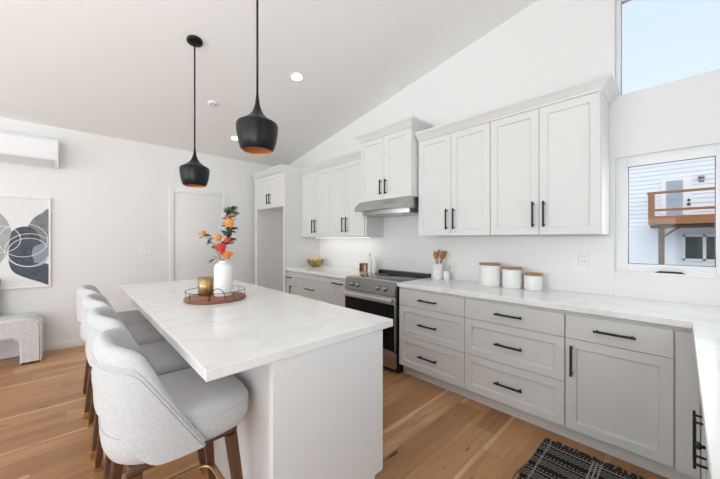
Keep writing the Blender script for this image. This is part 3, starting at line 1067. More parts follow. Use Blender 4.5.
def make_stool(label):
    root = thing('counter_stool', label, 'stool', (0, 0, 0), 0, 'upholstered stools along the island')
    # seat cushion, front is +Y
    NS = 56
    def seatp(t, g=0.0):
        return supers(0.254 + g, (0.290 if sin(t) > 0 else 0.243) + g, 2.6 + 1.8 * max(0, sin(t)) ** 0.5, t)
    rows = []
    prof = [(0.55, 0.545), (0.86, 0.545), (0.94, 0.558), (0.985, 0.585), (1.0, 0.62), (0.992, 0.655), (0.96, 0.680), (0.90, 0.694), (0.75, 0.702), (0.45, 0.707), (0.15, 0.708)]
    for k, z in prof:
        rows.append([(x * k, y * k, z) for x, y in (seatp(2 * pi * i / NS) for i in range(NS))])
    sm = MB().grid(rows, M_FABRIC, True, True)
    sm.poly([p for p in rows[-1]], M_FABRIC)
    sm.poly([p for p in rows[0]][::-1], M_FABRIC)
    seat = sm.build('seat', root)
    MB().tube([(x * 1.0, y * 1.0, 0.655) for x, y in (seatp(2 * pi * i / 64, -0.001) for i in range(64))], 0.003, M_FABRIC, 6, True).build('piping', seat)
    # barrel back: walk round from the right wing, behind, to the left wing
    A, Bq = 0.258, 0.247
    pts = []
    NP = 56
    raw = [supers(A, Bq, 2.6, -(-0.15 + (pi + 0.30) * i / 400)) for i in range(401)]
    # resample evenly
    ds = [0]
    for p, q in zip(raw, raw[1:]):
        ds.append(ds[-1] + math.dist(p, q))
    tot = ds[-1]
    j = 0
    for i in range(NP + 1):
        tgt = tot * i / NP
        while j < 399 and ds[j + 1] < tgt:
            j += 1
        f = 0 if ds[j + 1] == ds[j] else (tgt - ds[j]) / (ds[j + 1] - ds[j])
        pts.append((raw[j][0] + f * (raw[j + 1][0] - raw[j][0]), raw[j][1] + f * (raw[j + 1][1] - raw[j][1])))
    def sstep(a, b, v):
        u = max(0, min(1, (v - a) / (b - a)))
        return u * u * (3 - 2 * u)
    cols = []
    yfront = pts[0][1]
    for i, (x, y) in enumerate(pts):
        u = min(i, NP - i) / NP * tot           # distance from the wing's front edge
        ta, tb = 0.576 + 1.70 * u, 0.942 - 0.020 * (1 - sstep(0.10, 0.40, u))
        rr = 0.022
        top = -rr * math.log(math.exp(-(ta - 0.7) / rr) + math.exp(-(tb - 0.7) / rr)) + 0.7
        bot = 0.556 + 0.172 * sstep(0.14, 0.34, u) + 0.015 * sstep(0.34, tot * 0.5, u)
        cols.append((x, y, bot, top, sstep(0.02, 0.30, u)))
    NZ = 10
    outer, inner = [], []
    for i, (x, y, b_, t_, th_) in enumerate(cols):
        L = sqrt((x / A) ** 2 + (y / Bq) ** 2)
        nx, ny = x / A ** 2, y / Bq ** 2
        q = sqrt(nx * nx + ny * ny)
        nx, ny = nx / q, ny / q
        co, ci = [], []
        for m_ in range(NZ + 1):
            v = m_ / NZ
            z = b_ + (t_ - b_) * v
            fl = 0.006 * (z - 0.54) / 0.4     # leans back and out slightly
            pad = (0.036 + 0.044 * th_ * (0.35 + 0.65 * v)) * (0.80 + 0.20 * sin(pi * v))         # padded inner face
            co.append((x + nx * (0.010 + fl), y + ny * (0.010 + fl), z))
            ci.append((x + nx * (0.010 + fl - pad), y + ny * (0.010 + fl - pad), z + (0.004 if m_ == NZ else 0)))
        outer.append(co)
        inner.append(ci)
    bm_ = MB()
    # closed loop around each column: outer bottom->top, inner top->bottom, with soft crown at the rim
    loops = []
    for (co, ci), cl_ in zip(zip(outer, inner), cols):
        hgt = 0.014 + 0.030 * cl_[4]
        dome = []
        for q in range(1, 8):
            a = pi * q / 8
            w_ = (1 - cos(a)) / 2
            dome.append((co[-1][0] + (ci[-1][0] - co[-1][0]) * w_, co[-1][1] + (ci[-1][1] - co[-1][1]) * w_, co[-1][2] + hgt * sin(a)))
        c_bot = [((co[0][k] + ci[0][k]) / 2 - (0.008 if k == 2 else 0)) for k in range(3)]
        loops.append(co + dome + ci[::-1] + [tuple(c_bot)])
    bm_.grid(loops, M_FABRIC, True, True)
    bm_.poly(loops[0][::-1], M_FABRIC)
    bm_.poly(loops[-1], M_FABRIC)
    bmesh.ops.recalc_face_normals(bm_.bm, faces=bm_.bm.faces[:])
    back = bm_.build('backrest', root)
    autosmooth(back, 50)
    # double-stitched piping: follows wing front edge, rim and the other wing, just inside the edge
    for dz, nm in ((0.012, 0), (0.030, 1)):
        path = []
        for m_ in range(0, NZ):
            path.append(None)
        path = []
        for i, co in enumerate(outer):
            x, y, z = co[-1]
            path.append((x, y, z - dz))
        nxs = []
        for i, (x, y, z) in enumerate(path):
            nx, ny = x / A ** 2, y / Bq ** 2
            q = sqrt(nx * nx + ny * ny)
            nxs.append((x + nx / q * 0.001, y + ny / q * 0.001, max(z, cols[i][2] + 0.004)))
        MB().tube(nxs, 0.0026 if nm else 0.0042, M_FABRIC, 6).build('piping', back)
    # under-frame, legs, foot ring
    MB().box(-0.195, 0.195, -0.175, 0.215, 0.515, 0.548, M_WALNUT, 0.006).build('seat_frame', root)
    for sx in (-1, 1):
        for sy in (-1, 1):
            tx, ty, bx_, by = sx * 0.180, 0.018 + sy * 0.172, sx * 0.226, 0.018 + sy * 0.228
            rows = []
            for z, hw in ((0.515, 0.023), (0.25, 0.020), (0.012, 0.0145), (0.0, 0.0135)):
                k = 1 - z / 0.515
                cx, cy = tx + (bx_ - tx) * k, ty + (by - ty) * k
                c_ = hw * 0.3
                rows.append([(cx + p * hw - (c_ * p if q else 0), cy + s_ * hw - (0 if q else c_ * s_), z)
                             for p, s_, q in ((1, 1, 1), (1, 1, 0), (1, -1, 0), (1, -1, 1), (-1, -1, 1), (-1, -1, 0), (-1, 1, 0), (-1, 1, 1))][::-1])
            lg = MB().grid(rows, M_WALNUT, False, True)
            lg.poly(rows[0][::-1], M_WALNUT)
            lg.poly(rows[-1], M_WALNUT)
            bmesh.ops.recalc_face_normals(lg.bm, faces=lg.bm.faces[:])
            lo = lg.build('leg', root)
            cap = MB()
            k = 1 - 0.030 / 0.515
            cap.box(bx_ - 0.0165, bx_ + 0.0165, by - 0.0165, by + 0.0165, 0.0, 0.045, M_GOLD, 0.002, 1).build('leg_tip', lo)
    ring = []
    for i in range(64):
        x, y = supers(0.204, 0.200, 7.0, 2 * pi * i / 64 + 0.02)
        ring.append((x, y + 0.018, 0.165))
    MB().tube(ring, 0.008, M_GOLD, 10, True).build('foot_ring', root)
    return root


st = make_stool('light grey upholstered barrel stool with walnut legs nearest the camera')
st.location = (-1.555, 0.320, 0)
for k, lb in enumerate(('light grey barrel stool second from the camera along the island',
                        'light grey barrel stool third from the camera along the island',
                        'light grey barrel stool at the far end, closest to the wall with the picture')):
    c = copy_tree(st)
    c['label'] = lb
    c.location = (-1.555 - 0.605 * (k + 1), (0.318, 0.308, 0.288)[k], 0)

# ------------------------------------------------------------------ pendants
def make_pendant(label, x, y, zbot):
    r = thing('pendant_lamp', label, 'pendant lamp', (x, y, zbot), 0, 'black pendants over the island')
    ztop = zc(x) - zbot
    R = 0.121
    prof = [(0.084, 0.0), (0.096, 0.012), (0.110, 0.055), (0.119, 0.11), (R, 0.140), (0.120, 0.155), (0.114, 0.165), (0.092, 0.178), (0.066, 0.194),
            (0.042, 0.216), (0.026, 0.242), (0.015, 0.275), (0.0095, 0.315), (0.0085, 0.335), (0, 0.336)]
    MB().lathe(prof, (0, 0, 0), M_PEND, 56).build('shade', r)
    inn = [(0.0, 0.172)] + [(q - 0.003, z) for q, z in reversed(prof[:7])] + [(0.0845, 0.0)]
    MB().lathe(inn, (0, 0, 0.0004), M_COPPER, 56).build('shade_lining', r)
    MB().lathe([(0, 0.07), (0.02, 0.075), (0.029, 0.10), (0.022, 0.13), (0.014, 0.15), (0.014, 0.172)], (0, 0, 0), M_CERAMIC, 20).build('bulb', r)
    MB().tube([(0, 0, 0.33), (0, 0, ztop - 0.01)], 0.0065, M_PEND, 12).build('rod', r)
    cn = MB().lathe([(0, -0.028), (0.02, -0.028), (0.055, -0.022), (0.064, -0.016), (0.064, 0), (0, 0)], (0, 0, 0), M_PEND, 40).build('canopy', r)
    cn.location = (0, 0, ztop - 0.001)
    cn.rotation_euler = (0, -TILT, 0)
    return r


make_pendant('matte black pendant with copper lining over the near half of the island, larger in view', -1.755, 0.81, 1.902)
make_pendant('matte black pendant with copper lining at the far end of the island', -3.005, 0.80, 1.850)

# ------------------------------------------------------------------ ceiling fittings
def ceil_thing(name, label, cat, x, y, group=None):
    o = thing(name, label, cat, (x, y, zc(x)), 0, group)
    o.rotation_euler = (0, -TILT, 0)
    return o


for x, y, lb in ((-2.93, 1.81, 'recessed ceiling light over the aisle in front of the range'),
                 (-4.61, 1.785, 'recessed ceiling light nearest the fridge alcove, half behind the pendant')):
    o = ceil_thing('recessed_light', lb, 'ceiling light', x, y, 'recessed ceiling lights')
    MB().lathe([(0.058, -0.002), (0.062, -0.007), (0.078, -0.006), (0.082, 0.0)], (0, 0, 0), M_TRIM, 40).build('trim_ring', o)
    MB().lathe([(0, -0.003), (0.060, -0.003), (0.060, 0)], (0, 0, 0), M_LAMP, 40).build('lens', o)
o = ceil_thing('smoke_detector', 'small white round smoke detector on the sloped ceiling', 'smoke detector', -3.883, 1.234)
MB().lathe([(0, -0.020), (0.035, -0.020), (0.045, -0.017), (0.052, -0.008), (0.060, -0.005), (0.060, 0)], (0, 0, 0), M_PLASTIC, 36).build('housing', o)
MB().lathe([(0.022, -0.0203), (0.030, -0.0215), (0.034, -0.0198)], (0, 0, 0), M_VENT, 36).build('sensor_ring', o)

# ------------------------------------------------------------------ left wall: air conditioner, picture, switch
ac = thing('air_conditioner', 'white split air conditioner high on the wall above the picture', 'air conditioner', (XL, -0.12, 2.25))
MB().prism([(0, 0), (0.14, 0.0), (0.205, 0.07), (0.215, 0.10), (0.215, 0.28), (0.195, 0.315), (0, 0.32)], -0.92, 0, 'y', M_PLASTIC).build('casing', ac)
MB().prism([(0.150, 0.002), (0.208, 0.064), (0.2125, 0.066), (0.158, -0.006)], -0.90, -0.045, 'y', M_LOUVER).build('louver', ac)
MB().box(0.214, 0.2175, -0.915, -0.005, 0.09, 0.285, M_PLASTIC, 0.001, 1).build('front_cover', ac)

pt = thing('framed_picture', 'framed abstract print of navy and grey blobs with white rings', 'picture', (XL + 0.002, -0.19, 0.795))
PW, PH = 0.80, 1.085
fm = MB()
for (a0, a1, c0, c1) in ((-0.018, 0, 0, PH), (-PW, -PW + 0.018, 0, PH), (-PW + 0.018, -0.018, 0, 0.018), (-PW + 0.018, -0.018, PH - 0.018, PH)):
    fm.box(0, 0.028, a0, a1, c0, c1, M_TRIM, 0.002, 1)
fm.build('frame', pt)
M_PAPER = mat('print_paper', (0.80, 0.80, 0.81), 0.7)
M_NAVY = mat('print_navy', (0.075, 0.092, 0.12), 0.7, noise=0.6, nscale=26)
M_GREY = mat('print_grey', (0.22, 0.225, 0.23), 0.7, noise=0.45, nscale=22)
M_LGREY = mat('print_light_grey', (0.42, 0.43, 0.44), 0.7, noise=0.15, nscale=8)
M_PBLUE = mat('print_pale_blue', (0.30, 0.33, 0.38), 0.7, noise=0.2, nscale=8)
M_RING = mat('print_white', (0.85, 0.85, 0.85), 0.7)
art = MB().box(0.002, 0.012, -PW + 0.018, -0.018, 0.018, PH - 0.018, M_PAPER)
def art_pt(px, py):
    """Position on the print from a spot measured in the photograph's picture: x across 0..51, y down 197..285."""
    l = (px - 360) / 304.5
    s_, c_ = sin(math.atan(322 / 304.5)), cos(math.atan(322 / 304.5))
    rx, ry, u = -s_ + c_ * l, c_ + s_ * l, (239.3 - py) / 304.5
    t = XL / rx
    return (ry * t + 0.19, 1.37 + u * t - 0.795)
def blob(pts, m, x):
    q = []
    k = len(pts)
    for i in range(k):        # closed Catmull-Rom
        p0, p1, p2, p3 = (Vector(art_pt(*pts[(i + d) % k])) for d in (-1, 0, 1, 2))
        for j in range(6):
            t = j / 6
            v = 0.5 * ((2 * p1) + (p2 - p0) * t + (2 * p0 - 5 * p1 + 4 * p2 - p3) * t * t + (3 * p1 - p0 - 3 * p2 + p3) * t ** 3)
            q.append((max(-PW + 0.019, min(-0.019, v.x)), max(0.019, min(PH - 0.019, v.y))))
    art.prism(q, 0.012, x, 'x', m)
def ringy(cx, cy, r, x, w=0.006):
    c_ = art_pt(cx, cy)
    N = 56
    for i in range(N):
        a0, a1 = 2 * pi * i / N, 2 * pi * (i + 1) / N
        P = [(c_[0] + q * cos(a), c_[1] + q * sin(a)) for q, a in ((r, a0), (r, a1), (r - w, a1), (r - w, a0))]
        if any(p[0] > -0.02 or p[0] < -PW + 0.02 for p in P):
            continue
        art.poly([(x, p[0], p[1]) for p in P], M_RING)
blob([(-14, 214), (-2, 212), (8, 222), (13, 238), (8, 252), (-4, 266), (-18, 262), (-20, 235)], M_LGREY, 0.0124)
blob([(50, 211), (42, 213), (33, 219), (27, 230), (30, 240), (40, 246), (52, 247)], M_GREY, 0.0128)
blob([(12, 232), (20, 227), (30, 227), (38, 233), (41, 243), (40, 256), (30, 264), (18, 266), (10, 262), (9, 248)], M_NAVY, 0.0132)
blob([(9, 258), (20, 263), (35, 262), (52, 266), (52, 284), (38, 281), (22, 276), (12, 270)], M_NAVY, 0.0136)
blob([(35, 246), (46, 244), (49, 254), (44, 263), (36, 262), (32, 254)], M_PBLUE, 0.0140)
for cx, cy, r_ in ((1, 239, 0.155), (24, 240, 0.20), (29, 252, 0.17), (30, 250, 0.20)):
    ringy(cx, cy, r_, 0.0146)
blob([(8, 260), (10, 268), (22, 278), (30, 281), (22, 279.5), (9, 270)], M_RING, 0.0144)
art.build('print', pt)

sw = thing('light_switch', 'white triple rocker switch plate on the wall left of the door', 'switch', (XL, 0.78, 1.2))
MB().box(0, 0.006, -0.083, 0.083, -0.058, 0.058, M_PLASTIC, 0.002, 2).build('plate', sw)
for k in (-1, 0, 1):
    q = MB().prism([(0.005, -0.034), (0.008, -0.034), (0.0115, 0.034), (0.005, 0.034)], -0.016 + 0.046 * k, 0.016 + 0.046 * k, 'y', M_CERAMIC).build('rocker', sw)

ol = thing('power_outlet', 'white duplex outlet plate on the backsplash near the window', 'outlet', (-0.545, YB - 0.010, 1.21))
MB().box(-0.036, 0.036, -0.006, 0, -0.058, 0.058, M_PLASTIC, 0.002, 2).build('plate', ol)
for s in (-1, 1):
    so = MB().box(-0.017, 0.017, -0.008, -0.004, s * 0.021 - 0.014, s * 0.021 + 0.014, M_CERAMIC, 0.002, 1).build('socket', ol)
    MB().box(-0.008, -0.006, -0.0085, -0.006, s * 0.021 - 0.005, s * 0.021 + 0.006, M_GASKET).box(0.006, 0.008, -0.0085, -0.006, s * 0.021 - 0.004, s * 0.021 + 0.006, M_GASKET).build('slot', so)

# ------------------------------------------------------------------ bench and pillow
bn = thing('upholstered_bench', 'light grey upholstered waterfall bench against the left wall under the picture', 'bench', (-5.335, -0.25, 0))
outer_ = [(0, 0.0), (0, 0.40), (-0.025, 0.455), (-0.075, 0.495), (-0.15, 0.505)]
L_ = 1.45
pr = outer_ + [(-L_ - p[0], p[1]) for p in reversed(outer_)] + [(-L_ + 0.165, 0.0), (-L_ + 0.17, 0.24), (-L_ + 0.22, 0.29), (-0.22, 0.29), (-0.17, 0.24), (-0.165, 0.0)]
pr2 = [(p[0], p[1]) for p in pr]
bmn = MB().prism(pr2, 0, 0.385, 'x', M_BOUCLE)
bmesh.ops.bevel(bmn.bm, geom=[e for e in bmn.bm.edges if abs(e.verts[0].co.x - e.verts[1].co.x) < 1e-5], offset=0.02, segments=3, affect='EDGES')
bm_o = autosmooth(bmn.build('body', bn), 40)
MB().box(0.02, 0.365, -0.155, -0.012, -0.0, 0.012, M_BLACK).build('foot_plate', bn).location = (0, 0, 0)
pl = thing('throw_pillow', 'grey throw pillow with dark edging on the bench at the left edge', 'pillow', (-5.2, -0.80, 0.505))
rows = []
for iu in range(21):
    row = []
    for iv in range(21):
        u, v = -1 + iu / 10, -1 + iv / 10
        row.append((u, v))
    rows.append(row)
pm = MB()
for sgn in (1, -1):
    pm.grid([[(sgn * 0.085 * ((1 - abs(u) ** 2.5) * (1 - abs(v) ** 2.5)) ** 0.6, 0.215 * u * (1 - 0.06 * (1 - v * v)), 0.21 + 0.21 * v * (1 - 0.06 * (1 - u * u))) for (u, v) in row] for row in rows], M_PILLOW, True, False, sgn < 0)
bmesh.ops.remove_doubles(pm.bm, verts=pm.bm.verts[:], dist=1e-5)
pmo = pm.build('cushion', pl)
edge = []
for k in range(80):
    s_ = k / 20
    q = int(s_) % 4
    f = (s_ - int(s_)) * 2 - 1
    u, v = [(f, -1), (1, f), (-f, 1), (-1, -f)][q]
    edge.append((0, 0.215 * u * (1 - 0.06 * (1 - v * v)), 0.21 + 0.21 * v * (1 - 0.06 * (1 - u * u))))
MB().tube(edge, 0.006, M_STEELD, 8, True).build('piping', pl)
pl.rotation_euler = (0, radians(-10), 0)
pl.location.z = 0.512

# ------------------------------------------------------------------ rug
RW = 0.61
rgx, rgy = -0.648, 2.335
ru = thing('rug', 'black and white tribal-pattern runner rug with black fringe in front of the corner cabinet', 'rug', (rgx, rgy, 0))
MB().box(0, RW, -1.75, 0, 0.0, 0.009, M_RUG, 0.002, 1).build('weave', ru)
fr = MB()
random.seed(3)
for e_ in (0, 1):
    n_t = 46
    for i in range(n_t):
        x0_ = 0.008 + (RW - 0.016) * i / (n_t - 1)
        dy = 0.042 + random.uniform(-0.014, 0.010)
        dx = random.uniform(-0.014, 0.014)
        sgn = 1 if e_ == 0 else -1
        by = 0.0 if e_ == 0 else -1.75
        for k in (-1, 0, 1):
            fr.tube([(x0_, by - 0.004 * sgn, 0.006), (x0_ + dx * 0.4 + 0.002 * k, by + sgn * dy * 0.45, 0.009), (x0_ + dx + 0.005 * k, by + sgn * dy, 0.003)], 0.0028, M_FRINGE, 5)
fo = fr.build('fringe', ru)
fo['kind'] = 'stuff'

# ------------------------------------------------------------------ things on the island
TX, TY = -2.42, 0.790
ty_ = thing('round_tray', 'round reddish wood tray with a black wire gallery on the island', 'tray', (TX, TY, IT))
MB().lathe([(0, 0.004), (0.18, 0.004), (0.190, 0.0), (0.207, 0.0), (0.213, 0.006), (0.213, 0.016), (0.207, 0.022), (0, 0.022)], (0, 0, 0), M_TRAY, 64).build('base', ty_)
wg = MB()
RT = 0.205
wg.tube([(RT * cos(2 * pi * i / 64), RT * sin(2 * pi * i / 64), 0.070) for i in range(64) if True], 0.0022, M_BLACK, 6, True)
for k in range(8):
    a = 2 * pi * k / 8 + 0.3
    wg.tube([(RT * cos(a), RT * sin(a), 0.018), (RT * cos(a), RT * sin(a), 0.070)], 0.002, M_BLACK, 6)
wg.build('wire_gallery', ty_)
for a_c in (radians(-16), radians(164)):
    hp = []
    for i in range(21):
        u = -1 + i / 10
        a = a_c + u * 0.27
        hp.append((RT * cos(a), RT * sin(a), 0.020 + 0.085 * sqrt(max(0, 1 - u * u))))
    MB().tube(hp, 0.0026, M_BLACK, 8).build('handle', ty_)

TT = IT + 0.022
cu = thing('brass_cup', 'brushed brass tumbler on the tray beside the white vase', 'cup', (-2.535, 0.752, TT))
MB().lathe([(0, 0), (0.050, 0), (0.053, 0.003), (0.055, 0.06), (0.056, 0.132), (0.0535, 0.132), (0.052, 0.06), (0.050, 0.006), (0, 0.005)], (0, 0, 0), M_BRASS, 48).build('cup_body', cu)

VX, VY = -2.412, 0.842
va = thing('white_vase', 'tall white ceramic vase on the tray holding flower stems', 'vase', (VX, VY, TT))
MB().lathe([(0, 0), (0.060, 0), (0.064, 0.004), (0.066, 0.03), (0.066, 0.205), (0.063, 0.225), (0.054, 0.240), (0.040, 0.248), (0.032, 0.253), (0.031, 0.260), (0.034, 0.265),
            (0.030, 0.265), (0.027, 0.258), (0.028, 0.246), (0.046, 0.232), (0.056, 0.205), (0.056, 0.01), (0, 0.008)], (0, 0, 0), M_MATTE, 56).build('vase_body', va)

# flowers: one arrangement of three stems standing in the vase
random.seed(11)
SN, CN = sin(math.atan(322 / 304.5)), cos(math.atan(322 / 304.5))
RV, FV = Vector((CN, SN, 0)), Vector((-SN, CN, 0))     # across and away, as the bouquet is turned
VZ = 0.24


def leaf_mesh(mb, base, d, length, width, m):
    d = Vector(d).normalized()
    side = d.cross(Vector((random.uniform(-.6, .6), random.uniform(-.6, .6), 1))).normalized()
    nrm = side.cross(d)
    rows = []
    for i in range(7):
        t = i / 6
        wv = width * sin(pi * min(1, t * 0.94 + 0.05)) ** 0.8
        c = Vector(base) + d * length * t + nrm * (0.18 * length * (t - t * t))
        rows.append([tuple(c - side * wv + nrm * 0.12 * wv), tuple(c), tuple(c + side * wv + nrm * 0.12 * wv)])
    mb.grid(rows, m)


def bloom(mb, c, r, m, d=(0, 0, 1)):
    c = Vector(c)
    mb.sphere(c, r * 0.42, m, (1, 1, 0.9), 12, 8)
    for ring, (n_, el, rr) in enumerate(((5, 1.0, 0.85), (8, 0.45, 1.0), (9, -0.1, 1.0), (6, -0.75, 0.9))):
        for i in range(n_):
            a = 2 * pi * i / n_ + ring * 0.4 + random.uniform(-0.15, 0.15)
            dirv = Vector((cos(a) * cos(el), sin(a) * cos(el), sin(el)))
            tmp = Matrix.Translation(c + dirv * r * 0.52 * rr)
            rot = dirv.to_track_quat('Z', 'Y').to_matrix().to_4x4()
            mb.sphere(c + dirv * r * 0.52 * rr, r * 0.5, m, (0.75, 0.5, 1.0), 8, 6, rot)


fl = thing('flower_stem', 'tall upright spray of orange and red flowers with dark green leaves in the vase', 'flowers', (VX, VY, TT + 0.012))
off = TT + 0.012
def stem(pts, parent, nm='stem', r=0.003):
    return MB().tube(pts, r, M_STEM, 7, False, r * 0.5).build(nm, parent)
def along(pts, t):
    k = t * (len(pts) - 1)
    i = min(int(k), len(pts) - 2)
    return Vector(pts[i]).lerp(Vector(pts[i + 1]), k - i)
# heights are above the vase floor; u = sideways offset as seen
main = [(0, 0, 0.0), tuple(RV * -0.005 + Vector((0, 0, 0.24))), tuple(RV * 0.015 + Vector((0, 0, 0.36))), tuple(RV * 0.045 + Vector((0, 0, 0.48))), tuple(RV * 0.050 + Vector((0, 0, 0.60))), tuple(RV * 0.052 + FV * 0.02 + Vector((0, 0, 0.655)))]
stem(main, fl)
lm = MB()
for i in range(92):
    t = 0.42 + 0.56 * (i / 91) ** 1.15
    p = along(main, t)
    a = random.uniform(0, 2 * pi)
    d = (cos(a), sin(a), random.uniform(-0.25, 0.7))
    leaf_mesh(lm, p, d, random.uniform(0.045, 0.075), random.uniform(0.011, 0.017), (M_LEAF, M_LEAF2, M_LEAF, M_LEAFY)[i % 4])
lm.build('foliage', fl)
for (u, z, f, r_, m_) in ((0.055, 0.535, -0.03, 0.044, M_PEACH), (0.048, 0.56, -0.02, 0.030, M_ORANGE), (-0.030, 0.428, -0.03, 0.040, M_PEACH), (0.045, 0.41, -0.03, 0.032, M_RED), (-0.005, 0.355, -0.04, 0.048, M_RED),
                       (0.035, 0.295, -0.03, 0.042, M_ORANGE), (0.065, 0.60, -0.01, 0.022, M_PEACH), (0.012, 0.315, -0.045, 0.026, M_RED), (0.058, 0.31, -0.01, 0.026, M_PEACH)):
    b_ = MB()
    bloom(b_, RV * u + FV * f + Vector((0, 0, z)), r_ * 0.86, m_)
    b_.build('flower', fl)
f2 = thing('flower_stem', 'thin side branch leaning left from the vase, tipped with one peach flower', 'flowers', (VX, VY, TT + 0.012))
side_ = [tuple(RV * -0.006 + FV * -0.006), tuple(RV * -0.012 + Vector((0, 0, 0.24))), tuple(RV * -0.05 + Vector((0, 0, 0.34))), tuple(RV * -0.10 + Vector((0, 0, 0.41))), tuple(RV * -0.165 + Vector((0, 0, 0.455)))]
stem(side_, f2, 'stem', 0.0025)
lm = MB()
for i in range(14):
    t = random.uniform(0.5, 1.0)
    p = along(side_, t)
    a = random.uniform(0, 2 * pi)
    leaf_mesh(lm, p, (cos(a), sin(a), random.uniform(-0.5, 0.6)), random.uniform(0.04, 0.06), 0.0125, (M_LEAF, M_LEAF2)[i % 2])
lm.build('foliage', f2)
b_ = MB()
bloom(b_, RV * -0.160 + Vector((0, 0, 0.465)), 0.026, M_PEACH)
b_.build('flower', f2)
f3 = thing('flower_stem', 'short drooping sprig with dark leaves at the vase mouth', 'flowers', (VX, VY, TT + 0.012))
low = [tuple(RV * 0.008 + FV * -0.008), tuple(RV * -0.010 + FV * -0.006 + Vector((0, 0, 0.25))), tuple(RV * -0.04 + FV * -0.02 + Vector((0, 0, 0.278))), tuple(RV * -0.075 + FV * -0.03 + Vector((0, 0, 0.252)))]
stem(low, f3, 'stem', 0.002)
lm = MB()
for t, dd in ((0.95, -0.6), (0.8, -0.3), (1.0, 0.0), (0.7, 0.3)):
    leaf_mesh(lm, along(low, t), tuple(RV * -0.7 + Vector((0, 0, dd))), 0.035, 0.010, M_LEAF)
lm.build('foliage', f3)

# ------------------------------------------------------------------ things on the worktops
def canister(label, x, y, r, h):
    o = thing('canister', label, 'canister', (x, y, CT), 0, 'wood-lidded canisters on the worktop')
    MB().lathe([(0, 0), (r - 0.006, 0), (r - 0.001, 0.004), (r, 0.012), (r, h - 0.008), (r - 0.003, h), (0, h)], (0, 0, 0), M_CERAMIC, 48).build('jar', o)
    MB().lathe([(0, 0), (r + 0.002, 0), (r + 0.004, 0.003), (r + 0.004, 0.012), (r + 0.001, 0.016), (0, 0.016)], (0, 0, h + 0.0005), M_LIDWOOD, 48).build('lid', o)
    return o


canister('largest white ceramic canister with flat wood lid, left of the three', -1.245, 2.865, 0.092, 0.195)
canister('middle-sized white ceramic canister with wood lid, between the other two', -1.055, 2.885, 0.080, 0.168)
canister('smallest white ceramic canister with wood lid, right of the three', -0.885, 2.895, 0.070, 0.127)

ck = thing('utensil_crock', 'white ceramic crock holding wooden spoons right of the range', 'crock', (-1.836, 2.905, CT))
MB().lathe([(0, 0), (0.052, 0), (0.055, 0.004), (0.055, 0.035), (0.056, 0.175), (0.051, 0.175), (0.050, 0.01), (0, 0.008)], (0, 0, 0), M_CERAMIC, 40).build('crock_body', ck)
MB().lathe([(0.0555, 0.055), (0.0575, 0.058), (0.0575, 0.072), (0.0560, 0.075)], (0, 0, 0), M_CERAMIC, 40).build('band', ck)
random.seed(5)
for k, (u, v, hgt, lb) in enumerate(((-0.024, 0.010, 0.262, 'wooden spoon leaning left in the crock'), (0.000, 0.034, 0.285, 'tallest wooden spoon upright in the middle of the crock'),
                                     (0.010, -0.030, 0.272, 'wooden spoon in front of the tallest one in the crock'), (0.034, 0.014, 0.275, 'wooden spoon leaning right in the crock'))):
    o = thing('wooden_spoon', lb, 'spoon', (-1.836, 2.905, CT + 0.010), 0, 'wooden spoons in the crock')
    base = Vector((-u * 0.6, -v * 0.6, 0.004))
    tip = RV * (u * 1.35 + 0.016) + FV * (v * 1.2) + Vector((0, 0, hgt * 0.72 + 0.022))
    MB().tube([tuple(base), tuple(base.lerp(tip, 0.5)), tuple(tip)], 0.0055, M_SPOON, 8).build('handle', o)
    dd = (tip - base).normalized()
    rot = dd.to_track_quat('Z', 'Y').to_matrix().to_4x4() @ Matrix.Rotation(radians(-45 + 25 * k), 4, 'Z')
    MB().sphere(tip + dd * 0.042, 0.048, M_SPOON, (0.46, 0.16, 1.0), 16, 12, rot).build('spoon_bowl', o)

sc_ = thing('small_cup', 'little white cup beside the spoon crock', 'cup', (-1.738, 2.925, CT))
MB().lathe([(0, 0), (0.030, 0), (0.034, 0.004), (0.039, 0.095), (0.035, 0.095), (0.031, 0.008), (0, 0.006)], (0, 0, 0), M_CERAMIC, 36).build('cup_body', sc_)
sp_ = thing('teaspoon', 'small steel teaspoon standing in the little white cup', 'spoon', (-1.738, 2.925, CT + 0.008))
MB().tube([(-0.01, 0.0, 0.0), (0.01, 0.004, 0.06), (0.030, 0.006, 0.112)], 0.0022, M_STEEL, 8).build('handle', sp_)
MB().sphere((0.036, 0.007, 0.128), 0.018, M_STEEL, (0.6, 0.25, 1.0), 12, 8, Matrix.Rotation(radians(18), 4, 'Y')).build('spoon_bowl', sp_)

# left of the range: two white bottles and a wooden block
def bottle(label, x, y, r, h, dark):
    o = thing('bottle', label, 'bottle', (x, y, CT), 0, 'white bottles left of the range')
    MB().lathe([(0, 0), (r - 0.003, 0), (r, 0.004), (r, h * 0.62), (r * 0.85, h * 0.72), (r * 0.45, h * 0.81), (r * 0.36, h * 0.86), (r * 0.36, h * 0.92), (0, h * 0.92)], (0, 0, 0), M_CERAMIC, 32).build('bottle_body', o)
    MB().lathe([(0, 0), (r * 0.40, 0), (r * 0.40, h * 0.03), (r * 0.16, h * 0.05), (r * 0.13, h * 0.13), (0, h * 0.13)], (0, 0, h * 0.92), M_STEELD if dark else M_CERAMIC, 20).build('spout', o)
    return o


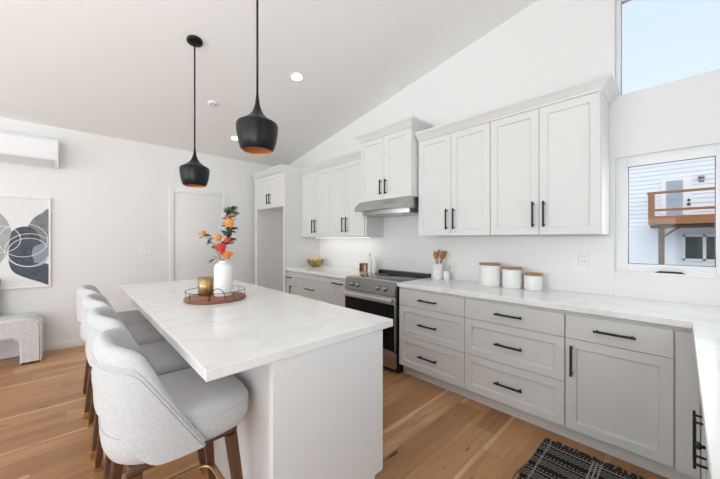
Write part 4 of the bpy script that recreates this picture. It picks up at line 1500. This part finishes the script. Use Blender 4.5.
bottle('white ceramic bottle with a dark pour spout left of the range', -2.850, 2.875, 0.031, 0.245, True)
bottle('white ceramic bottle with a white top, closest to the range', -2.775, 2.895, 0.036, 0.215, False)
wbk = thing('wooden_box', 'small brown wooden box with slotted front beside the white bottles', 'box', (-2.925, 2.835, CT), radians(20))
bxm = MB()
bxm.box(-0.052, 0.052, -0.03, 0.03, 0.0, 0.012, M_LIDWOOD, 0.002, 1).box(-0.052, 0.052, -0.03, 0.03, 0.108, 0.12, M_LIDWOOD, 0.002, 1)
for a, b_ in ((-0.052, -0.040), (-0.006, 0.006), (0.040, 0.052)):
    bxm.box(a, b_, -0.03, 0.03, 0.012, 0.108, M_LIDWOOD)
bxm.box(-0.040, 0.040, 0.02, 0.028, 0.012, 0.108, M_LIDWOOD)
bxm.build('crate', wbk)
for k, m_ in ((-0.023, M_WALNUT), (0.023, M_CERAMIC)):
    MB().lathe([(0, 0.0125), (0.015, 0.0125), (0.015, 0.075), (0.011, 0.085), (0.011, 0.098), (0, 0.10)], (k, -0.004, 0), m_, 20).build('shaker', wbk)

# fruit bowl
BX, BY = -3.985, 2.80
bw = thing('fruit_bowl', 'smoked glass bowl of lemons on the worktop near the fridge alcove', 'bowl', (BX, BY, CT))
MB().lathe([(0, 0.0), (0.05, 0.0), (0.066, 0.004), (0.108, 0.04), (0.132, 0.085), (0.140, 0.122), (0.136, 0.122), (0.128, 0.085), (0.104, 0.043), (0.062, 0.008), (0, 0.005)], (0, 0, 0), M_BOWL, 48).build('bowl_body', bw)
lem = None
spots = [(0.052 * cos(2.094 * q + 0.5), 0.052 * sin(2.094 * q + 0.5), 0.046, 0.7 + 1.3 * q) for q in range(3)]
spots += [(0.055 * cos(2.094 * q + 1.547), 0.055 * sin(2.094 * q + 1.547), 0.106, 0.2 + 1.1 * q) for q in range(3)]
for i, (x, y, z, a) in enumerate(spots):
    if lem is None:
        lm = MB().sphere((0, 0, 0), 0.036, M_LEMON, (1.12, 0.95, 0.95), 20, 14)
        lm.sphere((0.038, 0, 0), 0.010, M_LEMON, (1.1, 0.8, 0.8), 10, 8)
        lem = lm.build('lemon')
        o = lem
    else:
        o = lem.copy()
        COL.objects.link(o)
    o.location = (BX + x, BY + y, CT + z)
    o.rotation_euler = (0, 0.2, a)
    tag(o, 'yellow lemon in the smoked glass fruit bowl', 'lemon', 'lemons in the fruit bowl')

# under-cabinet light strip above the left worktop
ls = thing('under_cabinet_light', 'slim lit strip under the wall cabinets left of the range', 'light', (-3.45, 2.86, UB - 0.001))
MB().box(-0.62, 0.62, -0.012, 0.012, -0.010, 0, M_PLASTIC).build('housing', ls)
MB().box(-0.61, 0.61, -0.009, 0.009, -0.0125, -0.010, M_LED).build('diffuser', ls)
ul = lamp('under_cabinet_glow', 'AREA', (-3.45, 2.86, UB - 0.016), (0, 0.15, -1), 0.8, (1, 0.95, 0.88), shape='RECTANGLE', size=1.2, size_y=0.02)
